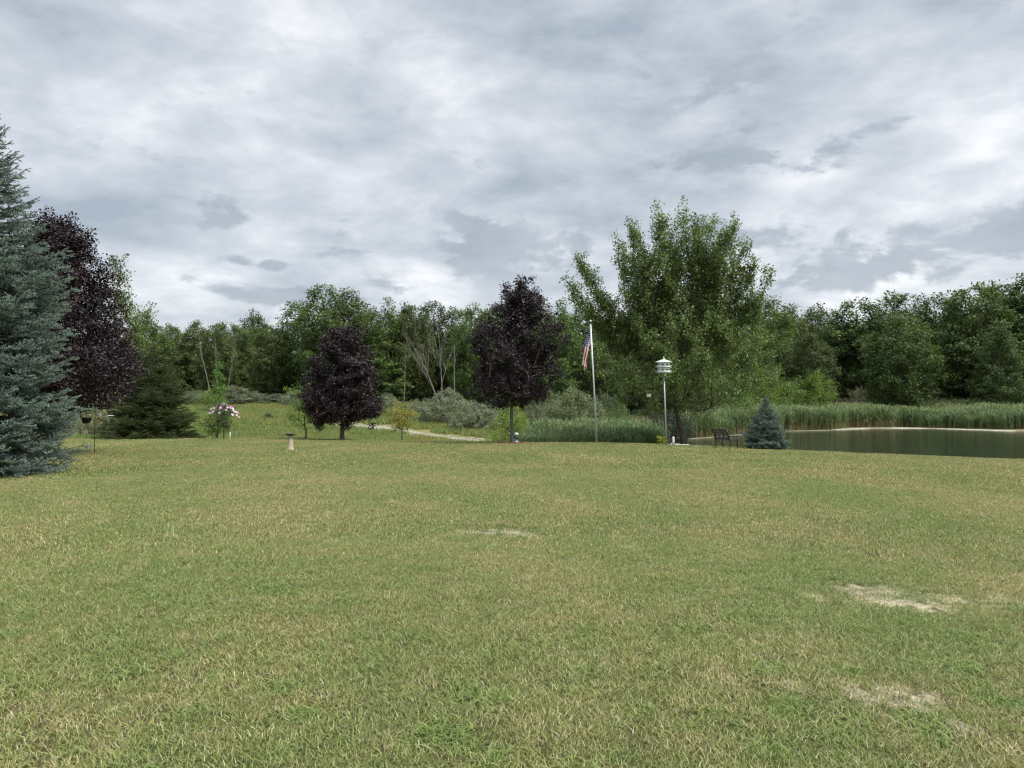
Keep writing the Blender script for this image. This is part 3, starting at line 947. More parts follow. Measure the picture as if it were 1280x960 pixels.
def needles(rng, P0, P1, dens, nl, nw, fwd=.9, colr=(.85, 1.15), tipc=None):
    L = np.linalg.norm(P1 - P0, axis=1)
    cnt = np.maximum((L * dens).astype(int), 2)
    i = np.repeat(np.arange(len(P0)), cnt); n = len(i)
    f = rng.uniform(0, 1.05, n)[:, None]
    d = norm(P1 - P0)[i]
    pos = P0[i] + (P1 - P0)[i] * f
    r = rng.normal(0, 1, (n, 3)); r = norm(r - d * (r * d).sum(1, keepdims=True)); r[:, 2] += .25
    ax = norm(r + d * fwd); s = norm(np.cross(ax, rng.normal(0, 1, (n, 3))))
    ln = (nl * rng.uniform(.75, 1.2, n))[:, None]
    V = np.stack([pos - s * nw * .5, pos + s * nw * .5, pos + ax * ln], 1).reshape(-1, 3)
    c = rng.uniform(colr[0], colr[1], (n, 1)) * np.ones((1, 3))
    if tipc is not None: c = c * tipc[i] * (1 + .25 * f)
    return V, np.arange(n * 3).reshape(n, 3), np.repeat(c, 3, 0)


def spruce(name, label, cat, loc, Ht, prof, mat, dz=.25, nb=8, tw=.11, dens=90, nl=.05, nw=.012, seed=1, z0=.15, tr=.12, rz=0., droop=.18, jit=.12, sub=True, fwd=.9):
    rng = R(seed)
    zs = [p[0] for p in prof]; rs = [p[1] for p in prof]
    S0, S1, TC = [], [], []  # TC: inner shade painted into needle colour; tips paler as new growth
    wood = MB(); wood.tube([(0, 0, -.1), (0, 0, Ht * .5), (0, 0, Ht * .97)], [tr, tr * .55, .012], 7)
    z = z0
    while z < Ht - .04:
        n = max(4, int(nb * (1 - .35 * z / Ht)))
        a0 = rng.uniform(0, 6.28)
        for k in range(n):
            az_ = a0 + 2 * pi * k / n + rng.normal(0, .22)
            zb = z + rng.normal(0, dz * .35)
            if zb < .08 or zb > Ht - .03: continue
            L = np.interp(zb, zs, rs) * (1 + rng.normal(0, jit)) * (1.12 if rng.uniform() < .12 else 1)
            L = max(L, .06)
            tz = zb / Ht
            e0 = np.interp(tz, [0, .3, .75, 1], [-.10, .05, .45, .95]) + rng.normal(0, .07)
            dh = np.array([cos(az_), sin(az_), 0.]); sdv = np.array([-sin(az_), cos(az_), 0.])
            m = 7; s = np.linspace(0, 1, m)
            hz = np.tan(e0) * s * L - droop * L * np.sin(pi * s * .9) * (1 - tz) + .10 * L * s ** 3
            sp = np.array([0, 0, zb]) + dh * (s * L)[:, None] + up * hz[:, None]
            sp[:, 2] = np.maximum(sp[:, 2], .05)
            if L > .35: wood.tube([sp[0], sp[3], sp[6]], [max(.012, L * .014), L * .008, .003], 4, cap=False)
            for j in range(1, m):
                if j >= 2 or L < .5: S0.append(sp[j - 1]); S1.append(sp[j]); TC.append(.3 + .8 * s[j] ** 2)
            q = .22
            while q < .97:
                for sg in (-1, 1):
                    if rng.uniform() < .1: continue
                    f = min(q + rng.uniform(0, .04), .98) * (m - 1); b = int(f); p0 = sp[b] + (sp[b + 1] - sp[b]) * (f - b)
                    ll = L * (.12 + .42 * (1 - q)) * rng.uniform(.7, 1.15) + .03
                    ang = rng.uniform(.65, .95)
                    dv = dh * cos(ang) + sdv * sg * sin(ang) + up * rng.uniform(-.25, .35)
                    pm = p0 + dv * ll * .55; p1 = p0 + dv * ll + up * .06 * ll
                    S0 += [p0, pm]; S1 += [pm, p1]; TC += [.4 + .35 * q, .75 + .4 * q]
                    if sub and ll > .22:
                        nn_ = int(ll / (tw * 1.1))
                        for h_ in range(nn_):
                            ff = (h_ + .7) / (nn_ + .5)
                            for s2 in (-1, 1):
                                pa = p0 + dv * ll * ff
                                d2 = norm(dv + (np.cross(dv, up) * s2) * rng.uniform(.5, .9) + up * rng.uniform(-.2, .75))
                                l2 = ll * (.30 * (1 - ff) + .10) + .07
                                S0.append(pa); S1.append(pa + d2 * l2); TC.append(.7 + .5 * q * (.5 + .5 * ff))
                q += tw / max(L, .15)
        z += dz * (1 - .35 * z / Ht)
    # leader
    S0.append(np.array([0, 0, Ht - .3])); S1.append(np.array([0, 0, Ht])); TC.append(1.1)
    S0 = np.array(S0); S1 = np.array(S1); TC = np.array(TC)[:, None]
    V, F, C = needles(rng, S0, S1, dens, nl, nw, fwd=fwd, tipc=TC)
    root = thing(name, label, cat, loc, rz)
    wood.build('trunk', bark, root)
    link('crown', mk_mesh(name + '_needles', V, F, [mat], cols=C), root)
    return root


spruce('blue_spruce', 'towering blue green spruce at the left edge of the lawn, boughs near the grass', 'tree', at(-20, 20.2), 9.9,
       [(0, 1.8), (.5, 2.0), (1.5, 2.0), (2.6, 1.98), (4.0, 1.85), (5.4, 1.55), (6.6, 1.12), (7.6, .78), (8.8, .45), (9.9, .05)],
       N_blue, dz=.27, nb=10, tw=.165, dens=230, nl=.036, nw=.016, seed=3, fwd=.5, jit=.08, z0=.35, tr=.16)
spruce('blue_spruce', 'small cone shaped blue spruce beside the pond, right of the iron bench', 'tree', at(957, 37.3), 2.5,
       [(0, 1.0), (.4, 1.0), (1.0, .76), (1.6, .47), (2.1, .24), (2.5, .03)], N_blue, jit=.06, dz=.12, nb=11, tw=.08, dens=90, nl=.045, nw=.022, seed=4, z0=.08, tr=.05, droop=.1)
spruce('green_spruce', 'dark green pyramid shaped spruce at the far edge of the lawn, left of the hibiscus', 'tree', at(191, 45.0), 5.6,
       [(0, 2.6), (.5, 2.6), (1.3, 2.25), (2.4, 1.75), (3.5, 1.25), (4.6, .65), (5.6, .05)], N_green, dz=.24, nb=10, tw=.15, dens=85, nl=.05, nw=.024, seed=5, z0=.1, tr=.1)

# --- woodland: five kinds, copied to individual trees
WOODG = 'trees at the edge of the wood'


def proto(name, seed, prof, h, ntip, per, size, spread, shoot, flat, lump, trunk_r=.22, mat=L_wood, wood=bark_grey, shell=.45, k_up=.6, cl=.25):
    rng = R(seed)
    tips = crown_tips(rng, ntip, prof, shell=shell, lump=lump)
    return build_tree(name, '-', 'tree', (0, 0, 0), trunkline(rng, h * .85, 8, wob=.12), tips, mat, wood, per=per, size=size, spread=spread, shoot=shoot, flat=flat,
                      seed=seed + 1, r_tip=.016, trunk_r=trunk_r, clumpval=cl, k_up=k_up, group=WOODG)


PR = {
    'dome': (proto('maple_tree', 201, [(.8, 2.6), (3, 4.3), (7, 5.0), (11, 4.4), (14, 2.8), (15.6, .6)], 16, 330, 80, .33, .55, .6, .6, .14), 16.0, 4.6),
    'oval': (proto('ash_tree', 211, [(.8, 1.8), (3, 2.9), (7, 3.4), (11, 3.2), (14, 2.1), (15.8, .5)], 16, 290, 75, .31, .48, .7, .65, .16), 16.0, 3.3),
    'airy': (proto('poplar_tree', 221, [(1.2, 1.6), (4, 2.6), (8, 3.0), (12, 2.6), (15, 1.4), (16.5, .3)], 16.5, 240, 65, .28, .42, .8, .7, .28), 16.5, 3.0),
    'round': (proto('oak_tree', 231, [(.6, 3.2), (3, 4.9), (6, 5.4), (9.5, 4.9), (12, 3.4), (13.2, 1.0)], 13, 340, 85, .31, .6, .45, .5, .07), 13.3, 5.2),
    'tier': (proto('beech_tree', 241, [(.6, 3.4), (3, 4.2), (6, 4.0), (9, 3.3), (12, 2.4), (15, 1.0), (16.3, .2)], 16.3, 260, 90, .30, .5, 1.0, .3, .2), 16.3, 3.8),
}
# px, depth, top row, kind, width factor, tint, label
WT = [
    (60, 118, 398, 'dome', 1, (.9, .9, .9), 'leafy woodland tree glimpsed between the blue spruce and the large purple tree'),
    (178, 120, 393, 'oval', 1.1, (1.1, 1.1, .9), 'fresh green woodland tree rising just above the dark pyramid spruce'),
    (213, 128, 402, 'dome', .9, (1.0, 1.05, .9), 'rounded woodland tree above the right shoulder of the dark pyramid spruce'),
    (243, 122, 405, 'oval', 1.1, (1.1, 1.0, .85), 'olive toned woodland tree, first to the right of the pyramid spruce'),
    (271, 112, 399, 'dome', .8, (.95, .95, .85), 'woodland tree whose crown is above the pink hibiscus'),
    (298, 128, 402, 'dome', .9, (1.15, 1.15, .9), 'pale topped woodland tree behind the birch stems, right of the hibiscus'),
    (320, 138, 394, 'round', .7, (.62, .68, .75), 'small dark round crown peeping above the treeline left of the tall poplar'),
    (338, 112, 404, 'dome', .9, (.9, .98, .85), 'woodland tree standing over the dark bush in the meadow'),
    (372, 114, 374, 'airy', 1.25, (.75, .8, .85), 'loose open woodland tree above the birdbath'),
    (404, 108, 354, 'airy', 1.25, (1.0, 1.05, .9), 'tallest woodland tree left of centre, rising behind the egg shaped purple maple'),
    (436, 112, 368, 'oval', 1.2, (.9, .95, .9), 'woodland tree behind the right side of the egg shaped purple maple'),
    (462, 122, 382, 'airy', 1.1, (1.1, 1.1, .85), 'feathery woodland tree just right of the egg shaped purple maple'),
    (485, 110, 378, 'tier', .95, (1.1, 1.12, .8), 'yellow green woodland tree above the young yellowing tree'),
    (514, 112, 375, 'dome', .72, (.8, .88, .8), 'woodland tree left of the dead leaning tree'),
    (541, 118, 375, 'airy', 1.1, (.72, .78, .8), 'thin crowned woodland tree directly behind the dead leaning tree'),
    (568, 118, 383, 'airy', 1.1, (1.15, 1.05, .85), 'woodland tree behind the bare upright stem'),
    (596, 108, 378, 'dome', .85, (.95, 1.05, .75), 'full green woodland tree on the left side of the upright purple maple'),
    (624, 112, 374, 'dome', .8, (.85, .95, .8), 'woodland tree mostly covered by the upright purple maple'),
    (672, 116, 383, 'oval', 1.1, (.9, .95, .85), 'woodland tree right behind the upright purple maple'),
    (702, 104, 380, 'tier', 1.0, (.95, 1.05, .85), 'woodland tree between the upright purple maple and the flag'),
    (728, 112, 384, 'oval', 1.1, (.85, .9, .85), 'woodland tree directly behind the top of the flagpole'),
    (758, 104, 392, 'dome', .8, (.75, .85, .85), 'woodland tree just right of the flagpole'),
    (800, 108, 398, 'dome', .9, (.8, .88, .8), 'woodland tree behind the left of the big leaning maple'),
    (858, 112, 392, 'dome', .9, (.8, .88, .8), 'woodland tree behind the middle of the big leaning maple'),
    (912, 100, 402, 'oval', 1.2, (1.05, 1.1, .9), 'woodland tree behind the right of the big leaning maple'),
    (938, 96, 384, 'airy', 1.35, (1.15, 1.15, .95), 'light green woodland tree right of the big leaning maple'),
    (963, 106, 379, 'oval', 1.0, (1.0, 1.05, .85), 'woodland tree rising above the small blue spruce'),
    (986, 116, 386, 'oval', 1.0, (1.05, 1.1, .8), 'second woodland tree to the upper right of the small blue spruce'),
    (1018, 124, 387, 'round', .8, (.62, .7, .65), 'dark round topped tree in the second row above the lime willow'),
    (1012, 100, 418, 'round', .78, (.55, .66, .6), 'lower dark green dome of a tree right behind the lime willow'),
    (1048, 118, 394, 'tier', 1.0, (.75, .85, .75), 'tiered dark tree between two domed trees over the reeds'),
    (1072, 116, 372, 'airy', 1.5, (.9, .95, .85), 'tall loose headed tree over the left end of the pale bank'),
    (1096, 120, 388, 'tier', .9, (.7, .8, .75), 'shorter tree in the dip right of the tall loose headed tree'),
    (1119, 112, 363, 'airy', 1.25, (.75, .82, .75), 'narrow tall tree with a knobbly top above the broad dome'),
    (1126, 99, 396, 'round', .86, (.62, .70, .55), 'broad dome shaped tree in front of the wood over the middle of the pond'),
    (1150, 116, 374, 'tier', .9, (.62, .74, .7), 'dark pointed tree right of the narrow knobbly tree'),
    (1172, 112, 366, 'airy', 1.1, (.65, .75, .7), 'dark tree with a forked top above the right half of the pond'),
    (1194, 106, 378, 'tier', 1.0, (.62, .72, .62), 'dark tree below the left shoulder of the two great domes'),
    (1222, 103, 348, 'dome', .95, (.72, .80, .68), 'left of the two great high domed trees at the right of the wood'),
    (1256, 106, 347, 'dome', .9, (.65, .75, .68), 'right of the two great high domed trees at the right of the wood'),
    (1250, 94, 405, 'tier', 1.0, (.55, .66, .62), 'drooping tiered dark tree standing before the two great domes'),
    (1290, 103, 350, 'oval', 1.2, (.7, .8, .72), 'tall tree cut by the right edge of the picture'),
]
kindcount = {}
for i, (px, d_, ty, kd, wf, tint, lab) in enumerate(WT):
    root, h0, w0 = PR[kd]; tint = tuple(t ** .5 for t in tint)
    x, y, z = at(px, d_)
    ztop = EYE + (HOR - ty) / FPX * d_
    s = (ztop - z) / h0
    rz = (i * 2.4) % 6.28
    sc = (s * wf, s * wf, s)
    if kd not in kindcount:
        kindcount[kd] = 1
        root.location = (x, y, z); root.rotation_euler = (0, 0, rz); root.scale = sc; root['label'] = lab
        for c_ in root.children: c_.color = (*tint, 1)
    else:
        copy_tree(root, lab, (x, y, z), rz, sc, WOODG, tint)

# deep wood behind them: uncountable, one object
wood_src = []
for kd in ('dome', 'oval', 'round'):
    r0 = PR[kd][0]
    cr_ = [c for c in r0.children if c.name.startswith('crown')][0]
    o2 = bpy.data.objects.new('deep_' + kd, cr_.data); o2.color = (.7, .78, .7, 1); wood_src.append(o2)
rng = R(77)
pts = []
for row, (dd, n_) in enumerate(((122, 34), (132, 34), (146, 34), (165, 34), (190, 34))):
    for k in range(n_):
        px = -700 + 2700 * (k + rng.uniform(.1, .9)) / n_
        d_ = dd + rng.uniform(-4, 4)
        ttop = np.interp(px, [-700, 160, 330, 480, 700, 900, 1050, 1130, 1230, 2000], [390, 412, 412, 395, 398, 400, 402, 385, 368, 355])
        x, y, z = at(px, d_)
        hh = EYE + (HOR - ttop) / FPX * d_ - z
        pts.append((x, y, z + min(0, hh - 16.0)))
for k in range(70):          # wings outside the picture to either side
    px = rng.choice([-1, 1]) * rng.uniform(800, 1500) + 640
    d_ = rng.uniform(85, 120); x, y, z = at(px, d_); pts.append((x, y, z - 2.5))
scatter('distant_wood', pts, wood_src, 21, .86, 1.0, label='mass of trees deep in the wood', cat='wood')

# dead tree and pale stems at the wood's edge
rng = R(88)


def bare_tree(name, label, loc, trunk, tips, mat, tr, seed, group=None, rt=.014):
    rng = R(seed)
    A, par, rad, tid = grow(rng, trunk, tips, k_up=1.4, r_tip=rt, r_exp=.5)
    nt = len(trunk)
    rad[:nt] = np.interp(np.arange(nt) / (nt - 1), [0, 1], [tr, tr * .35]); rad = np.minimum(rad, tr)
    root = thing(name, label, 'tree', loc, 0, group)
    link('trunk', wood_mesh(name + '_w', A[:], par, rad, mat, 0, 6), root)
    return root




def fan_nodes(rng, p, dv, L, level, A, par, rad, prev, r):
    """straight fine limbs fanning upwards"""
    n = 5
    dv = norm(np.array(dv, float))
    for k in range(1, n + 1):
        p = p + dv * L / n
        dv = norm(dv + rng.normal(0, .035, 3) + np.array([0, 0, .02]))
        A.append(p); par.append(prev); rad.append(r * (1 - .75 * k / n)); prev = len(A) - 1
        if level > 0 and k >= 2:
            for _ in range(2):
                if rng.uniform() < .8:
                    d2 = norm(dv + rng.normal(0, .33, 3) * np.array([1, .6, .5]))
                    fan_nodes(rng, p, d2, L * rng.uniform(.35, .55), level - 1, A, par, rad, prev, r * .5 * (1 - .5 * k / n) + .006)


rng = R(89)
A, par, rad = [np.array([0, 0, -.1])], [-1], [.12]
fan_nodes(rng, A[0], (-.42, 0, 1), 8.6, 2, A, par, rad, 0, .11)
fan_nodes(rng, A[0] + np.array([.02, .05, 0]), (-.1, .1, 1), 9.0, 2, A, par, rad, 0, .11)
fan_nodes(rng, np.array([-.9, 0, 2.3]), (-.62, .1, 1), 5.6, 2, A, par, rad, 1, .07)
dt = thing('dead_tree', 'leafless pale grey tree leaning left at the foot of the wood', 'tree', at(554, 96), 0)
link('trunk', wood_mesh('dead_w', np.array(A), np.array(par), np.array(rad), bark_pale, 0, 5), dt)
tips = limb_tips(rng, (0, 0, 5), (.3, 0, 9), 12, .5)
bare_tree('dead_tree', 'single straight pale stem right of the leaning dead tree', at(569, 97), [(0, 0, 0), (-.1, 0, 3), (-.15, 0, 6), (-.1, 0, 8.5)], tips, bark_pale, .12, 90)
for i, (px, lx, h, lab) in enumerate(((264, -1.6, 8, 'leftmost leaning pale birch stem above the hibiscus'), (272, -.4, 8.5, 'second pale birch stem above the hibiscus, nearly upright'),
                                      (283, 1.1, 7.5, 'pale birch stem leaning right, rightmost of the three'), (505, .2, 8, 'lone white birch stem left of the leaning dead tree'))):
    tips = limb_tips(rng, (lx * .5, 0, h * .5), (lx * 1.3, 0, h), 10, .5)
    bare_tree('birch_tree', lab, at(px, 105), [(0, 0, 0), (lx * .3, 0, h * .33), (lx * .7, 0, h * .66), (lx, 0, h)], tips, bark_pale, .08, 95 + i, 'birch stems at the edge of the wood')

# ------------------------------------------------------------------ shrubs


def shrub_proto(name, seed, w, h, ntip, per, size, mat, spread=.16, shoot=.4, flat=.8, wood=bark, low=.1):
    rng = R(seed)
    prof = [(low, w * .42), (h * .3, w * .5), (h * .6, w * .42), (h * .85, w * .24), (h, w * .06)]
    tips = crown_tips(rng, ntip, prof, shell=.4, lump=.22)
    return build_tree(name, '-', 'shrub', (0, 0, 0), [(0, 0, -.1), (0, 0, .1), (0, 0, .3), (0.02, 0, .6)], tips, mat, wood, per=per, size=size, spread=spread,
                      shoot=shoot, flat=flat, seed=seed + 1, r_tip=.008, trunk_r=.06, clumpval=.22, k_up=.2, upb=.3, asp=.45)


SH = {'olive': (shrub_proto('olive_shrub', 301, 4.0, 3.0, 190, 110, .105, L_olive), 4.0, 3.0),
      'grey': (shrub_proto('olive_shrub', 311, 5.0, 2.6, 210, 110, .11, L_olive), 5.0, 2.6),
      'willow': (shrub_proto('willow_shrub', 321, 4.6, 5.0, 150, 95, .15, L_lime, spread=.3, shoot=.7), 4.6, 5.0),
      'lime': (shrub_proto('lime_shrub', 331, 2.8, 2.4, 120, 80, .085, L_lime, spread=.16, shoot=.2), 2.8, 2.4)}
ST = [  # px, depth, top row, width px, kind, tint, label
    (92, 51, 506, 55, 'olive', (1.25, 1.25, 1.1), 'grey green shrub directly behind the black hanging feeder'),
    (108, 54, 499, 50, 'grey', (1.2, 1.2, 1.1), 'taller grey green shrub behind the iron hook pole'),
    (128, 50, 500, 60, 'grey', (1.2, 1.2, 1.05), 'grey green shrub behind the white tiered birdhouse'),
    (158, 54, 498, 50, 'olive', (.85, .9, .8), 'grey green shrub at the left foot of the dark pyramid spruce'),
    (243, 93, 489, 60, 'grey', (.8, .88, .8), 'dull green shrub just right of the dark pyramid spruce'),
    (262, 90, 488, 34, 'lime', (.85, .85, 1), 'yellow green shrub behind the left of the hibiscus'),
    (292, 93, 484, 60, 'olive', (.9, .92, .85), 'grey shrub behind the right of the hibiscus'),
    (318, 95, 492, 50, 'grey', (.72, .78, .72), 'dark grey green shrub at the top of the meadow, left of the birdbath'),
    (346, 95, 493, 55, 'olive', (.78, .84, .78), 'shrub at the top of the meadow above the birdbath'),
    (374, 92, 489, 50, 'grey', (.9, .95, .88), 'shrub behind the loose tiered young tree'),
    (402, 88, 494, 55, 'olive', (.9, .95, .85), 'shrub behind the left of the egg shaped purple maple'),
    (448, 86, 498, 50, 'grey', (.85, .9, .85), 'shrub behind the right of the egg shaped purple maple'),
    (484, 80, 494, 40, 'olive', (1.0, 1.05, .9), 'upright grey green shrub left of the yellowing young tree'),
    (520, 78, 502, 60, 'grey', (.9, .95, .85), 'low shrub right of the yellowing young tree'),
    (560, 71, 490, 74, 'olive', (1.0, 1.02, 1.0), 'big rounded silvery shrub below the leaning dead tree'),
    (594, 66, 505, 66, 'grey', (1.05, 1.08, 1.05), 'low spreading silvery shrub right of the biggest rounded one'),
    (624, 74, 500, 50, 'grey', (.85, .95, .95), 'shrub behind the lime green bush'),
    (666, 58, 507, 40, 'olive', (.8, .85, .75), 'dull shrub right of the lime green bush'),
    (688, 70, 491, 60, 'grey', (.85, .92, .75), 'shrub in the row left of the flagpole'),
    (716, 60, 489, 76, 'olive', (.9, 1.0, .75), 'large domed shrub directly behind the flagpole'),
    (752, 66, 496, 60, 'grey', (.7, .85, .85), 'blue green shrub just right of the flagpole'),
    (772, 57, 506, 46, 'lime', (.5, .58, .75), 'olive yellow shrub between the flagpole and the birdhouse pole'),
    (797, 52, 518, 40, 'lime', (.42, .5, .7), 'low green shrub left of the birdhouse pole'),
    (835, 62, 505, 60, 'grey', (.35, .45, .42), 'dark shrub behind the birdhouse pole'),
    (905, 78, 470, 80, 'willow', (.55, .62, .75), 'willow behind the reeds right of the leaning trunk'),
    (944, 90, 463, 74, 'willow', (.68, .74, .8), 'yellow green willow left of the small blue spruce top'),
    (980, 96, 474, 54, 'willow', (.62, .68, 1.0), 'grey green willow above the small blue spruce'),
    (1016, 96, 466, 56, 'willow', (.78, .78, .8), 'lime willow standing alone in the reeds'),
    (1076, 106, 488, 50, 'grey', (1.0, .9, .85), 'brownish shrub behind the reeds right of the lime willow'),
    (1112, 105, 479, 50, 'olive', (1.1, 1.08, .95), 'pale shrub behind the reeds at the foot of the broad dome'),
    (1138, 108, 472, 44, 'willow', (.45, .62, .7), 'pointed green bush behind the reeds at the middle of the pond'),
    (1170, 106, 485, 60, 'grey', (.8, .78, .72), 'dark brownish shrub right of the pointed green bush'),
    (1205, 106, 484, 60, 'olive', (.8, .82, .75), 'dark shrub behind the reeds below the two great domes'),
    (1238, 104, 485, 50, 'grey', (.85, .9, .75), 'low dark shrub left of the bright green bush'),
    (1268, 100, 476, 44, 'lime', (.6, .82, .7), 'bright green bush behind the reeds at the right edge'),
    (638, 52, 504, 54, 'lime', (1, 1.0, 1), 'lime green bush right behind the trunk of the upright purple maple'),
    (336, 74, 517, 12, 'grey', (.3, .3, .3), 'tiny dark bush alone in the meadow'),
]
seen = set()
for i, (px, d_, ty, wp, kd, tint, lab) in enumerate(ST):
    root, w0, h0 = SH[kd]
    x, y, z = at(px, d_)
    h = EYE + (HOR - ty) / FPX * d_ - z
    w = wp / FPX * d_
    sc = (w / w0 * 1.05, w / w0 * 1.05, h / h0)
    rz = (i * 1.9) % 6.28
    grp = 'shrubs beyond the lawn'
    if kd not in seen:
        seen.add(kd)
        root.location = (x, y, z); root.rotation_euler = (0, 0, rz); root.scale = sc; root['label'] = lab; root['group'] = grp
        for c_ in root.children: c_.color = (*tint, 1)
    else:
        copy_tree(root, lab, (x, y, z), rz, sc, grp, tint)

# narrow young conifer-like poplar behind the hibiscus
rng = R(400)
tips = crown_tips(rng, 60, [(.5, .6), (2, .85), (4, .5), (5, .15)], lump=.1)
build_tree('young_tree', 'narrow bright green sapling rising behind the hibiscus against the dark wood', 'tree', at(274, 86), trunkline(rng, 4.6, 6, wob=.02), tips,
           L_lime, bark, per=55, size=.14, spread=.22, shoot=.25, flat=.5, seed=401, r_tip=.008, trunk_r=.05, tint=(.6, .75, .8))

# ------------------------------------------------------------------ hibiscus with pink flowers and stakes
rng = R(410)
x0, y0, z0 = at(280, 41.8)
tips = crown_tips(rng, 60, [(.55, .2), (.9, .4), (1.4, .62), (1.75, .62), (1.95, .3)], lump=.12)
L_hib = m_leaf('hibiscus_leaf', (.06, .09, .03), trans=.2)
hb = build_tree('hibiscus', 'small upright hibiscus tree covered in pink and white flowers', 'flowering tree', (x0, y0, z0), trunkline(rng, 1.3, 5, wob=.01), tips,
                L_hib, bark, per=34, size=.075, spread=.10, shoot=.16, seed=411, r_tip=.005, trunk_r=.035)
petal, N = new_mat('petals')
oi = N.add('ShaderNodeAttribute', attribute_name='Col'); p = N.add('ShaderNodeBsdfPrincipled')
N.put(p.inputs['Base Color'], oi.outputs['Color']); p.inputs['Roughness'].default_value = .6
o = N.add('ShaderNodeOutputMaterial'); N.l.new(p.outputs[0], o.inputs[0])
for k in range(46):
    a = rng.uniform(0, 2 * pi); rr = rng.uniform(.15, .72); zz = 1.92 - .45 * (rr / .72) ** 1.5 + rng.normal(0, .09)
    if k > 42: rr = .75; a = rng.uniform(-.5, .3); zz = rng.uniform(.9, 1.5)
    c0 = np.array([rr * cos(a), rr * sin(a), zz])
    nrm = norm(np.array([cos(a) * .9, sin(a) * .9 - .5, .45]) + rng.normal(0, .25, 3))
    t1 = norm(np.cross(nrm, up)); t2 = np.cross(nrm, t1)
    V = [c0]; F = []
    sz = rng.uniform(.055, .085)
    for j in range(5):
        for q, (rd, of) in enumerate(((.55, -.45), (1.0, -.25), (1.0, .25), (.55, .45))):
            th = 2 * pi * j / 5 + of * 1.25
            V.append(c0 + (t1 * cos(th) + t2 * sin(th)) * sz * rd + nrm * sz * (.15 + .3 * rd))
        b = 1 + 4 * j; F.append((0, b, b + 1, b + 2)); F.append((0, b + 2, b + 3, b + 3))
    F = np.array([f for f in F if len(set(f)) == 4]); T = np.array([(0, 1 + 4 * j + 2, 1 + 4 * j + 3) for j in range(5)])
    col = (.72, .42, .62) if rng.uniform() < .55 else ((.85, .78, .84) if rng.uniform() < .6 else (.55, .25, .42))
    link('flower', mk_mesh('flower', np.array(V), [F, T], [petal], cols=np.tile(col, (len(V), 1))), hb)
iron = m_plain('black_iron', (.018, .018, .02), (.01, .01, .01), 20, .45)
white = m_plain('white_paint', (.80, .80, .78), (.70, .71, .69), 3, .5)
for k, (px, lab, mt, h) in enumerate(((266, 'thin dark stake left of the hibiscus stem, furthest left', iron, .5), (270, 'thin dark stake just left of the hibiscus stem', iron, .45),
                                      (288, 'short white stake right of the hibiscus stem', white, .42), (292, 'thin dark stake between the white stake and the last stake', iron, .4),
                                      (298, 'thin dark stake furthest right of the hibiscus', iron, .45))):
    sx, sy, sz = at(px, 41.5)
    o = MB().tube([(0, 0, -.05), (0, 0, h)], .02 if mt is white else .010, 6).build('garden_stake', mt, None, (sx, sy, sz))
    tag(o, lab, 'stake', 'stakes around the hibiscus')

# ------------------------------------------------------------------ shepherd's hook with feeders
x, y, z = at(119, 29.0)
hk = thing('shepherd_hook', 'tall thin black iron pole with two curled hooks standing on the lawn', 'garden hook', (x, y, z))
MB().tube([(0, 0, -.1), (.0, 0, 1.0), (.01, 0, 1.95)], .012, 8).build('pole', iron, hk)
for sg in (-1, 1):
    pts_ = [(.01, 0, 1.7)] + [(.01 + sg * (.16 - .16 * cos(t)), 0, 1.82 + .12 * sin(t)) for t in np.linspace(0, pi, 9)] + [(.01 + sg * .34, 0, 1.76), (.01 + sg * .37, 0, 1.79)]
    MB().tube(pts_, .009, 6).build('hook', iron, hk)
MB().tube([(-.1, 0, .02), (.1, 0, .02)], .01, 6).build('foot_bar', iron, hk)
fd = thing('hanging_basket', 'black hanging basket on the left arm of the iron hook', 'basket', (x - .32, y, z))
MB().lathe([(.09, 1.14), (.15, 1.20), (.17, 1.33), (.19, 1.35), (.17, 1.36), (.10, 1.36)], n=16).build('bowl', iron, fd)
w_ = MB()
for k in range(3):
    t = 2 * pi * k / 3; w_.tube([(.17 * cos(t), .17 * sin(t), 1.35), (0, 0, 1.74)], .004, 4)
w_.build('chain', iron, fd)
red = m_plain('red_plastic', (.45, .05, .04), None, 5, .4)
hf = thing('hummingbird_feeder', 'white hummingbird feeder with red base on the right arm of the iron hook', 'bird feeder', (x + .17, y - .02, z))
MB().lathe([(.03, 1.34), (.085, 1.38), (.095, 1.46), (.06, 1.52), (.015, 1.54)], n=14).build('bottle', white, hf)
MB().lathe([(.04, 1.29), (.07, 1.30), (.07, 1.335), (.03, 1.338)], n=14).build('base', red, hf)
MB().tube([(0, 0, 1.54), (0, 0, 1.79)], .004, 5).build('hanger', iron, hf)

# white tiered birdhouse further back
x, y, z = at(140, 46)
bh = thing('birdhouse', 'white three tiered birdhouse on a pole against the left side of the dark spruce', 'birdhouse', (x, y, z))
zt = EYE - (520 - HOR) / FPX * 46 - z
MB().tube([(0, 0, -.1), (0, 0, zt - .22)], .02, 8).build('pole', iron, bh)
for k, (w_, zz) in enumerate(((.13, -.18), (.20, -.03), (.13, .11))):
    MB().box((0, 0, zt + zz), (w_ * 1.5, w_ * 1.5, .07), bev=.005).build('nest_box', iron, bh)
    MB().lathe([(w_, zt + zz + .035), (w_ * 1.25, zt + zz + .04), (w_ * .4, zt + zz + .095)], n=8, sm=False).build('roof', white, bh)

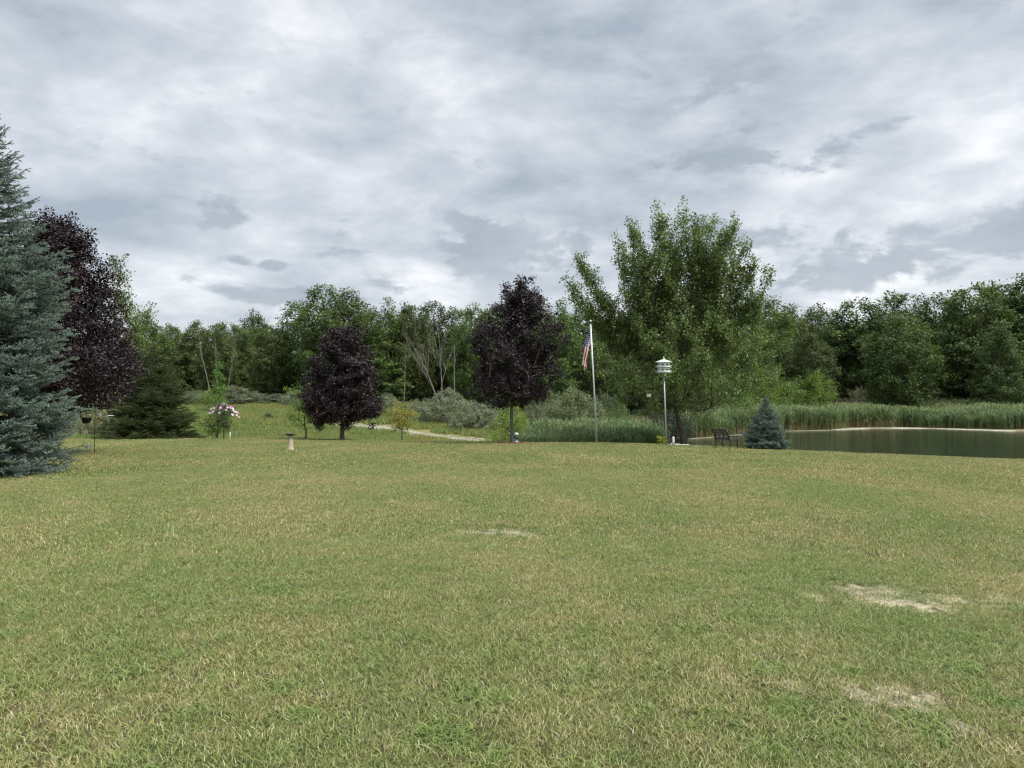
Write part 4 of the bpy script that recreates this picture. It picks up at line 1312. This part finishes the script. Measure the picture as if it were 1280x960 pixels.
# ------------------------------------------------------------------ birdbath
x, y, z = at(363, 31.0)
stone = m_plain('cast_stone', (.46, .39, .27), (.36, .30, .20), 9, .85, bump=.3)
mossy = m_plain('mossy_stone', (.10, .10, .07), (.05, .055, .04), 12, .8)
bb = thing('birdbath', 'cream stone birdbath with a dark mossy bowl on the lawn', 'birdbath', (x, y, z))
MB().lathe([(.155, -.05), (.155, .04), (.135, .08), (.12, .2), (.095, .40), (.085, .54), (.10, .57), (.06, .575)]).build('pedestal', stone, bb)
MB().lathe([(.06, .578), (.14, .59), (.21, .635), (.235, .665), (.225, .675), (.20, .655), (.10, .625), (.01, .62)]).build('bowl', mossy, bb)

# ------------------------------------------------------------------ flagpole and flag
x, y, z = at(746, 38.2)
alu = m_plain('pole_metal', (.66, .66, .64), (.5, .5, .49), 6, .4, .3)
fp = thing('flagpole', 'tall slender pale metal flagpole leaning slightly left', 'flagpole', (x, y, z))
ph_ = 6.0
lean = -.30
MB().tube([(0, 0, -.1), (lean * .5, 0, ph_ * .5), (lean, 0, ph_)], [.045, .038, .028], 12).build('pole', alu, fp)
MB().lathe([(.03, ph_ - .02), (.07, ph_), (.07, ph_ + .03), (.03, ph_ + .045)], (lean, 0, 0), 12).build('truck', iron, fp)
MB().lathe([(.02, ph_ + .045), (.045, ph_ + .07), (.05, ph_ + .095), (.035, ph_ + .125), (.01, ph_ + .14)], (lean, 0, 0), 12).build('finial', white, fp)
MB().tube([(lean - .05, -.03, ph_ - .05), (-.18, -.05, ph_ * .5), (-.06, -.05, 1.1)], .006, 5).build('rope', alu, fp)
MB().box((-.06, -.05, 1.1), (.02, .03, .14), bev=.004).build('cleat', iron, fp)
ns, nt_ = 120, 91
fly, hoist = 1.62, .92
S, T = np.meshgrid(np.linspace(0, 1, ns + 1), np.linspace(0, 1, nt_ + 1), indexing='ij')
ang = np.interp(S, [0, .12, 1], [radians(50), radians(73), radians(80)])
ds = fly / ns
cxs = np.cumsum(np.cos(ang) * ds, 0); czs = np.cumsum(np.sin(ang) * ds, 0)
Z = -(T * hoist) - czs * (1 + .04 * T)
fold = np.clip(S * 2.4, 0, 1); fold = fold * fold * (3 - 2 * fold)
tri_ = np.abs(((T * 1.5 + .08 * np.sin(S * 5)) % 1.0) * 2 - 1)
Z = -(T * hoist) * (1 - .62 * S) - czs * 1.14 - .05 * tri_ * fold
X = -cxs * .35 - fold * (.02 + .24 * (1 - tri_)) + T * .03
Yy = fold * (.13 * np.sin(T * 2 * pi * 1.5 + .6) + .04 * np.sin(S * 7 + T * 3))
V = np.stack([X, Yy, Z], -1).reshape(-1, 3)
I = np.arange(V.shape[0]).reshape(S.shape)
F4 = np.stack([I[:-1, :-1], I[1:, :-1], I[1:, 1:], I[:-1, 1:]], -1)
fc = np.zeros((ns, nt_, 3))
stripe = (np.arange(nt_) // 7)
for j in range(nt_):
    fc[:, j] = (.42, .018, .035) if stripe[j] % 2 == 0 else (.78, .77, .75)
fc[:48, :49] = (.018, .03, .12)
for i in range(11):
    for j in range(9):
        if (i + j) % 2 == 0:
            ci, cj = int((i + 1) * 4), int((j + 1) * 4.9)
            for a, b in ((0, 0), (1, 0), (-1, 0), (0, 1), (0, -1)): fc[ci + a, cj + b] = (.78, .77, .75)
flag_m, N = new_mat('flag_cloth')
q = N.add('ShaderNodeAttribute', attribute_name='Col'); p = N.add('ShaderNodeBsdfPrincipled'); N.put(p.inputs['Base Color'], q.outputs['Color']); p.inputs['Roughness'].default_value = .8
t_ = N.add('ShaderNodeBsdfTranslucent'); N.put(t_.inputs[0], q.outputs['Color']); mx = N.add('ShaderNodeMixShader'); mx.inputs[0].default_value = .3
N.l.new(p.outputs[0], mx.inputs[1]); N.l.new(t_.outputs[0], mx.inputs[2]); o = N.add('ShaderNodeOutputMaterial'); N.l.new(mx.outputs[0], o.inputs[0])
flag = link('flag', mk_mesh('flag', V, F4.reshape(-1, 4), [flag_m], ccols=np.repeat(fc.reshape(-1, 3), 4, 0), smooth=True), None, (x + lean - .035, y, z + ph_ - .17))
tag(flag, 'red, white and blue stars and stripes flag hanging limp on the flagpole', 'flag')

# ------------------------------------------------------------------ martin house
x, y, z = at(833, 36.9)
roofm = m_plain('pale_green_paint', (.52, .60, .54), (.42, .50, .45), 4, .5)
hole = m_plain('nest_hole', (.012, .012, .012), None, 4, .9)
mh = thing('birdhouse', 'white two storey eight sided birdhouse with green roof on a tall pole', 'birdhouse', (x, y, z))
hz = 3.93; lx = -.11; mh.scale = (1.08, 1.08, .9)
MB().tube([(0, 0, -.1), (lx * .5, 0, hz * .5), (lx, 0, hz)], .03, 10).build('pole', m_plain('galvanised', (.45, .50, .48), None, 6, .5, .3), mh)
for k, zz in enumerate((hz + .02, hz + .29)):
    st = MB().lathe([(.27, zz + .02), (.27, zz + .24)], (lx, 0, 0), 8, sm=False).build('storey', white, mh)
    MB().lathe([(.36, zz - .02), (.37, zz), (.36, zz + .018), (.2, zz + .019)], (lx, 0, 0), 8, sm=False).build('deck', roofm, mh)
    for j in range(8):
        a = 2 * pi * (j + .5) / 8; c0, s0 = cos(a), sin(a); rr = .27 * cos(pi / 8)
        MB().box((lx + c0 * rr, s0 * rr, zz + .12), (.012, .085, .085), rz=a, bev=.003).build('nest_hole', hole, st)
    rl = MB()
    for j in range(8):
        a0_, a1_ = 2 * pi * j / 8, 2 * pi * (j + 1) / 8
        rl.tube([(lx + .355 * cos(a0_), .355 * sin(a0_), zz + .09), (lx + .355 * cos(a1_), .355 * sin(a1_), zz + .09)], .005, 4)
        rl.tube([(lx + .355 * cos(a0_), .355 * sin(a0_), zz + .015), (lx + .355 * cos(a0_), .355 * sin(a0_), zz + .095)], .004, 4)
    rl.build('railing', white, mh)
MB().lathe([(.38, hz + .535), (.385, hz + .55), (.22, hz + .64), (.07, hz + .70), (.05, hz + .74), (.01, hz + .75)], (lx, 0, 0), 8, sm=False).build('roof', roofm, mh)
MB().lathe([(.012, hz + .75), (.03, hz + .78), (.012, hz + .81), (.004, hz + .86)], (lx, 0, 0), 8).build('finial', white, mh)

# small white hanging birdhouse in the big maple
x, y, z = at(811, 37.6)
zt = EYE - (494 - HOR) / FPX * 37.6
hg = thing('hanging_feeder', 'small white feeder hanging under the lower left boughs of the big leaning maple', 'bird feeder', (x, y, zt))
MB().box((0, 0, -.03), (.17, .13, .10), bev=.01).build('body', white, hg)
MB().box((0, 0, .04), (.24, .18, .03), rz=.1, bev=.01).build('roof', white, hg)
MB().tube([(0, 0, .05), (.02, 0, .75)], .004, 4).build('hanger', iron, hg)

# ------------------------------------------------------------------ iron bench (faces the pond, to the right)
x, y, z = at(907, 36.6)
bn = thing('garden_bench', 'black cast iron garden bench facing the pond, seen from its side', 'bench', (x, y, z), radians(22))
# local: +X forward, Y along the seat
for sy in (-.55, .55):
    e = MB()
    e.tube([(-.20, sy, .0), (-.23, sy, .03), (-.15, sy, .22), (-.19, sy, .42), (-.25, sy, .62), (-.36, sy, .90)], [.032, .028, .026, .028, .026, .028], 7)
    e.build('back_leg', iron, bn)
    e = MB(); e.tube([(.28, sy, .0), (.27, sy, .03), (.22, sy, .18), (.25, sy, .40), (.27, sy, .58)], [.032, .028, .026, .028, .026], 7); e.build('front_leg', iron, bn)
    e = MB(); e.tube([(-.25, sy, .60), (-.10, sy, .645), (.12, sy, .63), (.27, sy, .60), (.34, sy, .585), (.34, sy, .55)], .028, 7); e.build('armrest', iron, bn)
    e = MB(); e.tube([(-.18, sy, .40), (.02, sy, .385), (.25, sy, .40)], .018, 7)
    e.tube([(-.15, sy, .22), (.03, sy, .33), (.22, sy, .18)], .013, 6)
    e.tube([(-.02, sy, .41), (.06, sy, .52), (-.02, sy, .62)], .011, 6)
    e.build('side_frame', iron, bn)
e = MB()
for k in range(8):
    e.box((-.15 + .056 * k, 0, .418 - .012 * sin(k * .45)), (.042, 1.16, .016), bev=.003)
e.build('seat', m_plain('weathered_slats', (.07, .06, .05), (.03, .028, .025), 10, .7), bn)
e = MB()
bx = lambda t: (-.20 - .16 * t - .01, .46 + .44 * t)
for t in (0, 1): a, b = bx(t); e.tube([(a, -.55, b), (a - (.02 if t else 0), 0, b + (.06 if t else 0)), (a, .55, b)], .018, 7)
for k in range(11):
    yy = -.5 + .1 * k
    for sg in (-1, 1):
        a, b = bx(0); a2, b2 = bx(1)
        y2 = min(.52, max(-.52, yy + sg * .2))
        e.tube([(a, yy, b), (a2, y2, b2 + .03)], .015, 5, cap=False)
e.build('backrest', iron, bn)

# ------------------------------------------------------------------ stone ring, plant and white post by the big maple
stone_w = m_plain('white_stone', (.58, .57, .54), (.40, .39, .37), 8, .85, bump=.3)


def rock_mesh(name, seed, mat):
    rng = R(seed); bm = bmesh.new(); bmesh.ops.create_icosphere(bm, subdivisions=2, radius=1)
    for v in bm.verts:
        n = np.array(v.co); k = 1 + .18 * sin(n[0] * 3 + seed) * cos(n[1] * 2.7 + seed * 2) + .1 * sin(n[2] * 5 + seed) + rng.normal(0, .04)
        v.co = v.co * k; v.co.z *= .62
    me = bpy.data.meshes.new(name); bm.to_mesh(me); bm.free(); me.materials.append(mat)
    return me


rocks = [rock_mesh('stone', k, stone_w) for k in range(4)]
stone_d = m_plain('tan_stone', (.33, .30, .24), (.19, .17, .13), 8, .9)
rocks_d = [rock_mesh('rubble', 7 + k, stone_d) for k in range(4)]
rng = R(500)
cx_, cy_, _ = at(858, 39.5)
for k in range(26):
    a = pi * 1.03 + (pi * .94) * k / 25 if k < 18 else rng.uniform(0, 2 * pi)
    rx_, ry_ = 1.35, .5
    px_ = cx_ + rx_ * cos(a) + rng.normal(0, .03); py_ = cy_ + ry_ * sin(a) + rng.normal(0, .04)
    s = rng.uniform(.10, .155)
    o = link('edging_stone', rocks[k % 4], None, (px_, py_, float(H(px_, py_)) + s * .25), rng.uniform(0, 6))
    o.scale = (s * 1.15, s, s * 1.1)
    tag(o, 'pale grey white stone in the ring around the big leaning maple', 'stone', 'pale stones ringing the big maple')
cx_, cy_, _ = at(826, 39.4)
for k in range(12):
    a = pi * 1.0 + pi * k / 11
    px_ = cx_ + .42 * cos(a); py_ = cy_ + .3 * sin(a); s = rng.uniform(.06, .095)
    o = link('edging_stone', rocks[k % 4], None, (px_, py_, float(H(px_, py_)) + s * .3), rng.uniform(0, 6)); o.scale = (s * 1.2, s, s)
    tag(o, 'small stone edging the little plant bed at the foot of the birdhouse pole', 'stone', 'small stones around the plant bed')
rng = R(510)
tips = crown_tips(rng, 34, [(.08, .18), (.2, .27), (.34, .25), (.46, .1)], lump=.15)
pl = build_tree('garden_plant', 'low yellow green leafy plant at the foot of the birdhouse pole', 'plant', at(826, 39.2), [(0, 0, -.02), (0, 0, .05), (0, 0, .15)], tips,
                L_lime, bark, per=16, size=.075, spread=.04, shoot=.06, seed=511, r_tip=.003, trunk_r=.015, tint=(1.7, 1.45, 1.2), asp=.7)
x, y, z = at(841.5, 38.9)
po = thing('garden_post', 'short white post with a rounded cap beside the birdhouse pole', 'post', (x, y, z))
MB().lathe([(.06, -.03), (.06, .36), (.052, .37)], n=14).build('shaft', white, po)
MB().lathe([(.068, .371), (.068, .39), (.045, .43), (.012, .47)], n=14).build('cap', white, po)
o = link('edging_stone', rocks[1], None, (x + .22, y, z + .05), 1.0); o.scale = (.1, .08, .09)
tag(o, 'single whitest stone just right of the short white post', 'stone')

# ------------------------------------------------------------------ brick ring and ornament under the purple maple
x, y, z = at(640, 38.2)
brick_m = m_plain('red_brick', (.24, .10, .08), (.14, .06, .05), 12, .9, bump=.3)
mulch = m_plain('bark_mulch', (.10, .055, .035), (.04, .025, .018), 30, .95, bump=1.0)
bed = thing('mulch_bed', 'round bed of dark mulch under the upright purple maple', 'flower bed', (x, y, z))
MB().lathe([(.72, -.03), (.70, .02), (.5, .045), (.2, .055), (.06, .06)], n=28).build('mulch', mulch, bed)
rng = R(520)
for k in range(22):
    a = 2 * pi * k / 22
    px_, py_ = x + .76 * cos(a), y + .76 * sin(a)
    b = MB().box((0, 0, 0), (.10, .19, .085), rx=rng.normal(0, .12), ry=rng.normal(0, .12), bev=.008).build('edging_brick', brick_m, None, (px_, py_, float(H(px_, py_)) + .03), a + rng.normal(0, .12))
    tag(b, 'red brown brick edging the mulch bed under the upright purple maple', 'brick', 'bricks around the mulch bed')
teal = m_plain('teal_glaze', (.05, .13, .13), (.02, .06, .06), 8, .15)
paleb = m_plain('pale_blue_glaze', (.45, .55, .60), (.35, .46, .52), 8, .3)
gx, gy = x + .22, y - .35
orn = thing('garden_ornament', 'small teal glazed garden ornament with white cap beside the purple maple trunk', 'garden ornament', (gx, gy, float(H(gx, gy))))
MB().lathe([(.10, .03), (.11, .06), (.075, .10), (.06, .17), (.085, .20)], n=16).build('foot', paleb, orn)
MB().lathe([(.07, .201), (.115, .24), (.125, .31), (.11, .38), (.07, .41)], n=16).build('body', teal, orn)
MB().lathe([(.08, .411), (.115, .43), (.10, .48), (.05, .53), (.01, .545)], n=16).build('cap', white, orn)
gx, gy = x - .28, y - .4
MB().tube([(0, 0, -.02), (0, 0, .26)], .018, 6).build('garden_stake', m_plain('weathered_wood', (.35, .27, .2), None, 8, .8), None, (gx, gy, float(H(gx, gy))))
tag(bpy.data.objects[[o.name for o in bpy.data.objects if o.name.startswith('garden_stake')][-1]], 'short wooden stake left of the upright purple maple trunk', 'stake')

# ------------------------------------------------------------------ pale rubble track in the meadow
rng = R(530)
V = []; F = []
for k in range(80):
    wd = .22 + .42 * float(vnoise(k * 1.0, 0., 5, 3))
    for j, q in enumerate((-1, -.4, .4, 1)):
        X_, Y_ = cxp[k] + q * .2, cyp[k] + q * wd * 1.6
        V.append((X_, Y_, float(H(X_, Y_)) + (.0 if abs(q) == 1 else .06)))
    if k:
        b = 4 * k
        for j in range(3): F.append((b - 4 + j, b + j, b + j + 1, b - 3 + j))
tr_m = m_plain('pale_gravel', (.28, .26, .19), (.16, .15, .09), 3, .95, bump=.6)
track = link('path', mk_mesh('path', np.array(V), np.array(F), [tr_m], smooth=True)); track['kind'] = 'structure'
rk = [bpy.data.objects.new('rubble_%d' % k, rocks_d[k]) for k in range(4)]
pts = []
for k in range(330):
    t = rng.uniform(0, 79); X_ = np.interp(t, range(80), cxp) + rng.normal(0, .3); Y_ = np.interp(t, range(80), cyp) + rng.normal(0, .6)
    pts.append((X_, Y_, float(H(X_, Y_)) + .03))
scatter('rubble', pts, rk, 31, .05, .13, label='pale broken stones along the track through the meadow', cat='rubble')

rng = R(540); pts = []
for bx_, by_, a_, b_ in BARE:
    n_ = int(700 * (a_ * b_) ** .5)
    X_ = bx_ + rng.normal(0, a_ * .6, n_); Y_ = by_ + rng.normal(0, b_ * 1.2, n_)
    k_ = bare(X_, Y_) > .25
    for q_, w_q in zip(X_[k_], Y_[k_]): pts.append((q_, w_q, float(H(q_, w_q)) + .003))
crumb = [bpy.data.objects.new('crumb_%d' % k, rocks_d[k]) for k in range(4)]
scatter('crumbs', pts, crumb, 33, .003, .009, label='crumbs of dry soil and grit on the bare worn spots of the lawn', cat='soil crumbs')
